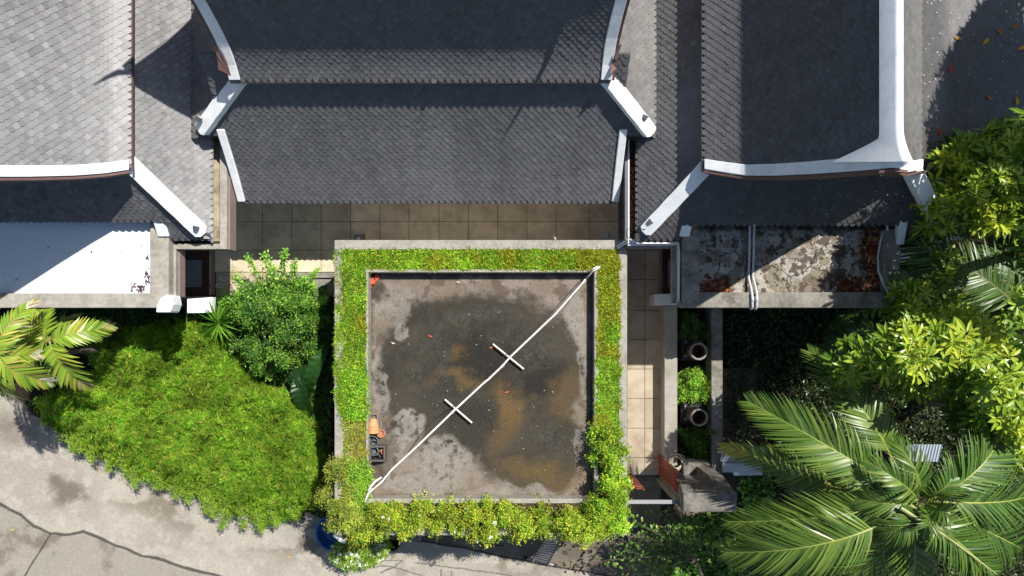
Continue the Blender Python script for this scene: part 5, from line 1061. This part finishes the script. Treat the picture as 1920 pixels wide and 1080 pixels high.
# --- palms
def frond(parent, p0, p1, sag, Lm, n, cols, w_=.05, vee=.35, droop=.35, base_bare=.08, tipc=None, lean=0, rach=(.018, .25, .26, .05), seg=3, sweepf=.55, jit=.06, name='frond'):
    p0 = Vector(p0); p1 = Vector(p1); m = 40
    pts = [p0.lerp(p1, t / m) + Vector((0, 0, sag * 4 * (t / m) * (1 - t / m))) + Vector((0, 0, -sag * .8 * (t / m) ** 2)) for t in range(m + 1)]
    V = []; Q = []; C = []
    def add(vs, qs, c): b = len(V); V.extend(vs); Q.extend([tuple(b + i for i in q_) for q_ in qs]); C.extend([c] * len(vs))
    for side in (-1, 1):
        for i in range(n):
            t = base_bare + (1 - base_bare) * (i + .5 * (side > 0)) / n; f = t * m; k = min(int(f), m - 1); p = pts[k].lerp(pts[k + 1], f - k); T = (pts[min(k + 2, m)] - pts[max(k - 1, 0)]).normalized()
            s_ = T.cross(Vector((0, 0, 1))).normalized() * side; up_ = s_.cross(T).normalized()
            if up_.z < 0: up_ = -up_
            ll = Lm * (math.sin(math.pi * (.12 + .83 * t)) ** .75) * random.uniform(.86, 1.1); fwd = sweepf + .55 * t ** 2
            d = (s_ * (1 - .35 * t) + T * (fwd + random.gauss(0, jit)) + up_ * (vee + random.gauss(0, .09) + lean * side)).normalized()
            ct = random.choice(cols); br_ = random.uniform(.78, 1.22); c = tuple(x * br_ for x in ct)
            if tipc and t > .82 and random.random() < .7: c = tuple(x * random.uniform(.8, 1.1) for x in tipc)
            wv = T.cross(d).cross(d); wv = T - d * T.dot(d); wv.normalize(); hw = w_ / 2 * random.uniform(.8, 1.1); vs = []; q0 = p
            tw = random.gauss(0, .25); nrm = d.cross(wv); wv = (wv * math.cos(tw) + nrm * math.sin(tw)).normalized()
            for j in range(seg + 1):
                e = j / seg; q_ = p + d * ll * e + Vector((0, 0, -droop * ll * e * e)); ww = hw * (.55 + .9 * e if e < .5 else 1.0 - (e - .5) * 1.9); ww = max(ww, hw * .05)
                vs += [q_ - wv * ww, q_ + wv * ww]
            add(vs, [(2 * j, 2 * j + 1, 2 * j + 3, 2 * j + 2) for j in range(seg)], c)
    r0, rc = rach[0], rach[1:]
    for i in range(m):
        a, b_ = pts[i], pts[i + 1]; T = (b_ - a).normalized(); s_ = T.cross(Vector((0, 0, 1))).normalized(); u_ = s_.cross(T); ra, rb_ = r0 * (1.2 - i / m), r0 * (1.2 - (i + 1) / m)
        add([a - s_ * ra, a + u_ * ra, a + s_ * ra, b_ - s_ * rb_, b_ + u_ * rb_, b_ + s_ * rb_], [(0, 1, 4, 3), (1, 2, 5, 4)], rc)
    return mesh_np(name, [tuple(v) for v in V], [np.array(Q)], PALMM, parent, np.array(C), True)
AC = [(.20, .32, .03), (.27, .38, .035), (.15, .27, .025), (.36, .38, .05)]
pa1 = thing('areca_palm', 'yellow green palm with broad fronds at the left edge below the white roof', 'palm', (P(90, 640, 3.4).x, P(90, 640, 3.4).y, GZ))
cA = P(92, 638, 3.5)
for (u, v, z, L_, n_) in ((84, 545, 2.2, .78, 22), (205, 612, 1.7, .62, 26), (158, 728, 1.5, .8, 26), (12, 668, 1.7, .75, 24), (40, 590, 2.2, .7, 22), (140, 590, 1.2, .6, 20), (60, 700, .9, .6, 20), (-10, 620, 1.8, .7, 22)):
    frond(pa1, cA, P(u, v, z + 1.2), .28, L_ * .8, n_, AC, w_=.085, vee=.25, droop=.25, tipc=(.38, .36, .12), sweepf=.55, seg=3)
MB().tube([Vector((cA.x - .2, cA.y, GZ)), Vector((cA.x - .1, cA.y + .05, 0)), cA], .08, 8).build('trunk', BARK, pa1)
pa2 = thing('areca_palm', 'palm with yellowing drooping leaflets at the far left edge above the driveway', 'palm', (P(-8, 668, 5.0).x, P(-8, 668, 5.0).y, GZ))
cB = P(-8, 668, 5.0)
for (u, v, z, L_, n_) in ((88, 720, 2.5, .7, 22), (20, 755, 2.3, .75, 22), (-30, 740, 2.5, .8, 22), (30, 610, 2.9, .7, 20), (60, 560, 2.8, .5, 18), (-80, 640, 2.6, .8, 20), (-30, 580, 2.8, .8, 20), (70, 665, 2.6, .5, 18), (-60, 700, 2.4, .8, 20)):
    frond(pa2, cB, P(u, v, z + 1.8), .3, L_ * .78, n_, AC + [(.4, .36, .08)], w_=.08, vee=.2, droop=.35, tipc=(.6, .55, .4), sweepf=.6)
MB().tube([Vector((cB.x, cB.y, GZ)), cB], .08, 8).build('trunk', BARK, pa2)
CC = [(.095, .175, .025), (.12, .205, .03), (.07, .145, .02), (.17, .235, .04)]
CD = [(.06, .13, .018), (.08, .16, .02), (.045, .10, .015)]
pc1 = thing('coconut_palm', 'large palm with long glossy fronds filling the lower right corner', 'palm', (P(1740, 950, 4).x, P(1740, 950, 4).y, GZ))
cC = P(1728, 940, 6.2); K = dict(rach=(.03, .36, .36, .1))
def cf(a, e, sag, Lm, n, cols=CC, **k):
    kk = dict(w_=.056, vee=.3, droop=.34, sweepf=.75, rach=(.022, .36, .40, .09), base_bare=.16); kk.update(k)
    hub = (1722, 938); a = (a[0] * .7 + hub[0] * .3, a[1] * .7 + hub[1] * .3, a[2] + 2.0); e = (e[0], e[1], e[2] + 2.0)
    return frond(pc1, P(*a), P(*e), sag, Lm * .95, int(n * 1.45), cols, **kk)
cf((1665, 910, 4.1), (1415, 757, 3.5), .5, 1.05, 62)
cf((1652, 985, 4.2), (1372, 1047, 3.4), .55, 1.2, 64)
cf((1720, 935, 4.2), (1372, 985, 3.0), .4, .95, 66)
cf((1660, 850, 3.2), (1530, 660, 2.6), .5, .95, 50, CC)
cf((1640, 905, 3.0), (1360, 842, 2.2), .3, .75, 52, CC + [(.2, .21, .03)], tipc=(.45, .38, .05))
cf((1745, 940, 4.4), (1905, 770, 4.0), .6, 1.05, 52, CD + CC[:1])
cf((1690, 960, 3.9), (1702, 1130, 3.0), .4, 1.0, 50)
cf((1700, 950, 4.5), (1880, 1090, 4.3), .3, .95, 55, CD + CC[:2])
cf((1750, 940, 4.2), (1960, 930, 3.6), .4, 1.1, 50, CD + CC[:1])
cf((1660, 890, 3.7), (1830, 915, 3.0), .2, .6, 50, CD + CC[:1])
cf((1745, 945, 4.0), (1940, 1040, 3.4), .5, 1.1, 50, CD)
cf((1720, 960, 3.6), (1560, 1110, 2.6), .4, .95, 50, CC)
cf((1730, 920, 3.4), (1470, 900, 2.0), .3, .9, 50, CD)
for (u, v, z, L_, n_) in ((1640, 870, 6.9, .55, 44), (1690, 830, 6.6, .6, 44), (1800, 870, 6.7, .6, 44), (1655, 1010, 6.5, .6, 44), (1765, 1035, 6.6, .55, 44), (1780, 965, 7.0, .5, 40), (1610, 940, 6.4, .55, 44), (1735, 1000, 6.9, .5, 40)):
    frond(pc1, P(1722 + (u - 1722) * .04, 938 + (v - 938) * .04, 6.2), P(u, v, z), .35, L_, n_, CC + CD, w_=.045, vee=.35, droop=.4, sweepf=.8, rach=(.016, .3, .34, .08), jit=.12)
MB().tube([(cC.x + .4, cC.y - .2, GZ), (cC.x + .25, cC.y, 2.5), cC], .14, 12, [.2, .15, .11]).build('trunk', BARK, pc1)
b = MB(); b.tube([P(1688, 952, 6.75), P(1780, 1010, 6.7), P(1868, 1076, 6.6)], .035, 6, [.045, .03, .012]); b.build('petiole', mat('petiole', (.33, .35, .14), .5), pc1)
pc2 = thing('dark_palm', 'shaded feathery palm beside the cracked flat roof', 'palm', (P(1900, 580, 3).x, P(1900, 580, 3).y, GZ))
def df(a, e, sag, Lm, n, cols=CD, **k):
    kk = dict(w_=.055, vee=.2, droop=.3, sweepf=.6, rach=(.022, .2, .2, .06)); kk.update(k); return frond(pc2, P(*a), P(*e), sag, Lm, n, cols, **kk)
df((1905, 575, 4.2), (1690, 440, 3.7), .5, 1.15, 60, CD + [(.08, .13, .025)])
df((1890, 570, 4.0), (1672, 520, 3.9), .2, .7, 50, CD + [(.1, .14, .03)])
df((1910, 570, 4.0), (1760, 620, 3.0), .3, 1.0, 50)
df((1910, 560, 4.0), (1830, 420, 3.5), .4, 1.0, 46)
MB().tube([(P(1900, 580, 3).x + .1, P(1900, 580, 3).y, GZ), P(1905, 575, 4.1)], .11, 10).build('trunk', BARK, pc2)
pc3 = thing('small_palm', 'small dark palm in deep shade below the flat roof parapet', 'palm', P(1600, 640, GZ))
for (u, v, z, L_) in ((1590, 590, -.6, .6), (1545, 660, -1, .6), (1560, 615, -1, .6), (1640, 600, -.9, .6), (1650, 660, -1.2, .6), (1590, 700, -1.3, .6)):
    frond(pc3, P(1604, 640, .5), P(u, v, z + 1.2), .35, L_, 26, [(.05, .11, .02), (.035, .08, .015)], w_=.05, vee=.2, droop=.3)
MB().tube([P(1604, 640, .45), Vector((P(1604, 640, .45).x, P(1604, 640, .45).y, GZ))], .07, 8).build('trunk', BARK, pc3)

# --- broad leaved trees
def whorls(parent, centers, tones, Ls=(.26, .38), nl=8, wr=.30, cols=None):
    L = Leaves(); n = len(centers); N = n * nl; c = np.repeat(centers, nl, 0); up = unit(RNG.normal(0, .45, (n, 3)) + np.array([[0, 0, 1.]])); a = np.tile(np.arange(nl) * 2.399, n) + np.repeat(RNG.uniform(0, 6.28, n), nl); el = RNG.uniform(.05, .85, N)
    upr = np.repeat(up, nl, 0); e1 = unit(np.cross(upr, np.array([[.3, .7, .1]]))); e2 = np.cross(upr, e1); d = unit((e1 * np.cos(a)[:, None] + e2 * np.sin(a)[:, None]) * np.cos(el)[:, None] + upr * np.sin(el)[:, None])
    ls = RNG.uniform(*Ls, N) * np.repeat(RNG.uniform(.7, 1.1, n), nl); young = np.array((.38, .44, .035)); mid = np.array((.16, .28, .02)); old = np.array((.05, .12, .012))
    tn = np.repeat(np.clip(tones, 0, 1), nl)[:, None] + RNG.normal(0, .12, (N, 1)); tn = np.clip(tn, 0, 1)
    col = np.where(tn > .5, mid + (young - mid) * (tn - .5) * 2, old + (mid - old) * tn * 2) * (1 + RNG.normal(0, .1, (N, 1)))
    L.ovals(c + d * .03 + upr * RNG.uniform(-.06, .03, (N, 1)), d, ls, ls * wr, col, .18, .16, upr, pale=1.25)
    return L.build('foliage', GLOSS, parent)
def btree(name, label, polys, z0, z1, n, foot, hub, Ls=(.26, .38), tonef=None, group=None, thin=.35, dep=1.5):
    base = Vector((foot[0], foot[1], GZ)); t = thing(name, label, 'tree', base, group); pts = []; tn = []
    for poly, k in polys:
        m = int(n * k); pa_ = poly + [poly[0]]
        q, p = sample_poly(poly, m, 0, lambda u, v: z0 + (z1 - z0) * (.25 + .75 * sst(0, 60, dpoly(u, v, pa_))) * (.35 + .9 * fbm(u * .02, v * .02, 3, 15)))
        keep = fbm(q[:, 0] * .028 + 3, q[:, 1] * .028, 4, 55) + RNG.normal(0, .05, m) > thin; q, p = q[keep], p[keep]; m = len(q)
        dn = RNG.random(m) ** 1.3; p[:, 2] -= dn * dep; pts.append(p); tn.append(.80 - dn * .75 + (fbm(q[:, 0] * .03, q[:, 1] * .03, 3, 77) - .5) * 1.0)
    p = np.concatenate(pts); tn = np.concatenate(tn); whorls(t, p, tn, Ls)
    b = MB(); hub = Vector(hub); hubs = [hub]
    b.tube([base, base.lerp(hub, .5) + Vector((.2, -.1, 0)), hub], .16, 10, [.24, .18, .13])
    b.build('trunk', BARK, t); b = MB()
    k = min(60, len(p)); sel = RNG.choice(len(p), k, replace=False); limbs = [Vector(p[i]) for i in sel[:7]]
    for e in limbs: b.tube([hub, hub.lerp(e, .5) + Vector((0, 0, -.3)), e - Vector((0, 0, .25))], .06, 7, [.09, .055, .03])
    for i in sel[7:]:
        e = Vector(p[i]); l = min(limbs, key=lambda x: (x - e).length); s0 = hub.lerp(l, .75) + Vector((0, 0, -.35)); b.tube([s0, s0.lerp(e, .5) + Vector((random.uniform(-.1, .1), random.uniform(-.1, .1), .05)), e - Vector((0, 0, .06))], .015, 5, [.026, .017, .008])
    b.build('limbs', TWIG, t); return t
T1 = [([(1760, 300), (1800, 260), (1850, 245), (1900, 225), (1960, 220), (1960, 430), (1900, 425), (1850, 430), (1800, 420), (1745, 440), (1722, 410), (1712, 370), (1740, 335), (1790, 335)], 1)]
btree('broadleaf_tree', 'bright green broad leaved tree over the corner of the right roof', T1, 4.3, 5.3, 560, (13.8, 3.3), (13.2, 3.6, 3.9), thin=.42, dep=.6)
T2 = [([(1680, 545), (1720, 530), (1770, 540), (1812, 545), (1800, 580), (1760, 590), (1700, 600), (1676, 575)], .28), ([(1740, 480), (1790, 470), (1810, 500), (1795, 540), (1750, 535)], .12), ([(1900, 440), (1960, 430), (1960, 660), (1900, 640), (1880, 600), (1900, 540)], .3)]
btree('broadleaf_tree', 'green broad leaved tree reaching to the corner of the cracked roof', T2, 4.0, 5.2, 420, (12.0, .8), (12.2, 1.0, 3.4), thin=.40)
T3 = [([(1570, 680), (1620, 650), (1660, 640), (1700, 605), (1760, 598), (1800, 575), (1860, 600), (1880, 640), (1960, 620), (1960, 800), (1900, 810), (1840, 800), (1830, 750), (1780, 745), (1720, 735), (1690, 720), (1640, 715), (1600, 725)], .8), ([(1840, 780), (1880, 740), (1960, 740), (1960, 900), (1900, 850), (1860, 830)], .2)]
btree('broadleaf_tree', 'large sunlit broad leaved tree above the shaded garden on the right', T3, 5.6, 7.8, 800, (13.0, -2.4), (12.6, -2.0, 4.8), thin=.40)
# tall tree to the north-east, outside the picture: its shadow lies on the right roof
btree('broadleaf_tree', 'tall tree at the upper right whose shadow falls on the right roof', [([(2480, -120), (2560, -400), (2700, -700), (3100, -750), (3100, -120), (2750, -40)], 1)], 9.8, 11.0, 2300, (16.5, 9), (16.3, 8.6, 8.0), Ls=(.3, .42), thin=.2)
btree('broadleaf_tree', 'dense tree just beyond the right edge that shades the garden', [([(1950, 200), (2040, 180), (2140, 260), (2130, 480), (2060, 570), (1952, 560)], 1)], 7.6, 8.6, 520, (13.5, .8), (12.4, 2.4, 6.6), Ls=(.28, .4), thin=.25, dep=.8)
# shaded small-leaved tree at the bottom right of the gate
st = thing('gate_tree', 'dark sparse small tree with pale branches below the gate', 'tree', P(1300, 1040, GZ)); L = Leaves(); b = MB(); ctr = P(1290, 1060, -2.2)
b.tube([P(1330, 1120, GZ), P(1316, 1080, .4), P(1300, 1040, .9)], .05, 8, [.08, .06, .04])
ends = [(1150, 1000), (1165, 1065), (1185, 975), (1215, 960), (1240, 1000), (1170, 1035), (1205, 1050), (1250, 965), (1270, 990), (1225, 1080), (1140, 1050), (1260, 1040), (1300, 990), (1350, 1010), (1200, 1010)]
for (u, v) in ends:
    e = P(u, v, random.uniform(.6, 1.6)); s0 = P(1300 + random.uniform(-10, 10), 1040 + random.uniform(-10, 20), .8); m_ = s0.lerp(e, .5) + Vector((random.uniform(-.2, .2), random.uniform(-.2, .2), .1)); b.tube([s0, m_, e], .012, 5, [.022, .014, .006])
    n = 60; t_ = RNG.uniform(.35, 1.05, n); base = np.array(s0)[None] * (1 - t_[:, None]) + np.array(e)[None] * t_[:, None] + RNG.normal(0, .16, (n, 3)); ls = RNG.uniform(.10, .17, n)
    L.ovals(base, rdir(n, -.2, .6), ls, ls * .55, pal(n, [(.045, .10, .018), (.07, .14, .025), (.12, .14, .03)], [4, 4, .6]), .2)
L.build('foliage', GLOSS, st); b.build('branches', BARK, st)
print('verts total', sum(len(m.vertices) for m in bpy.data.meshes))
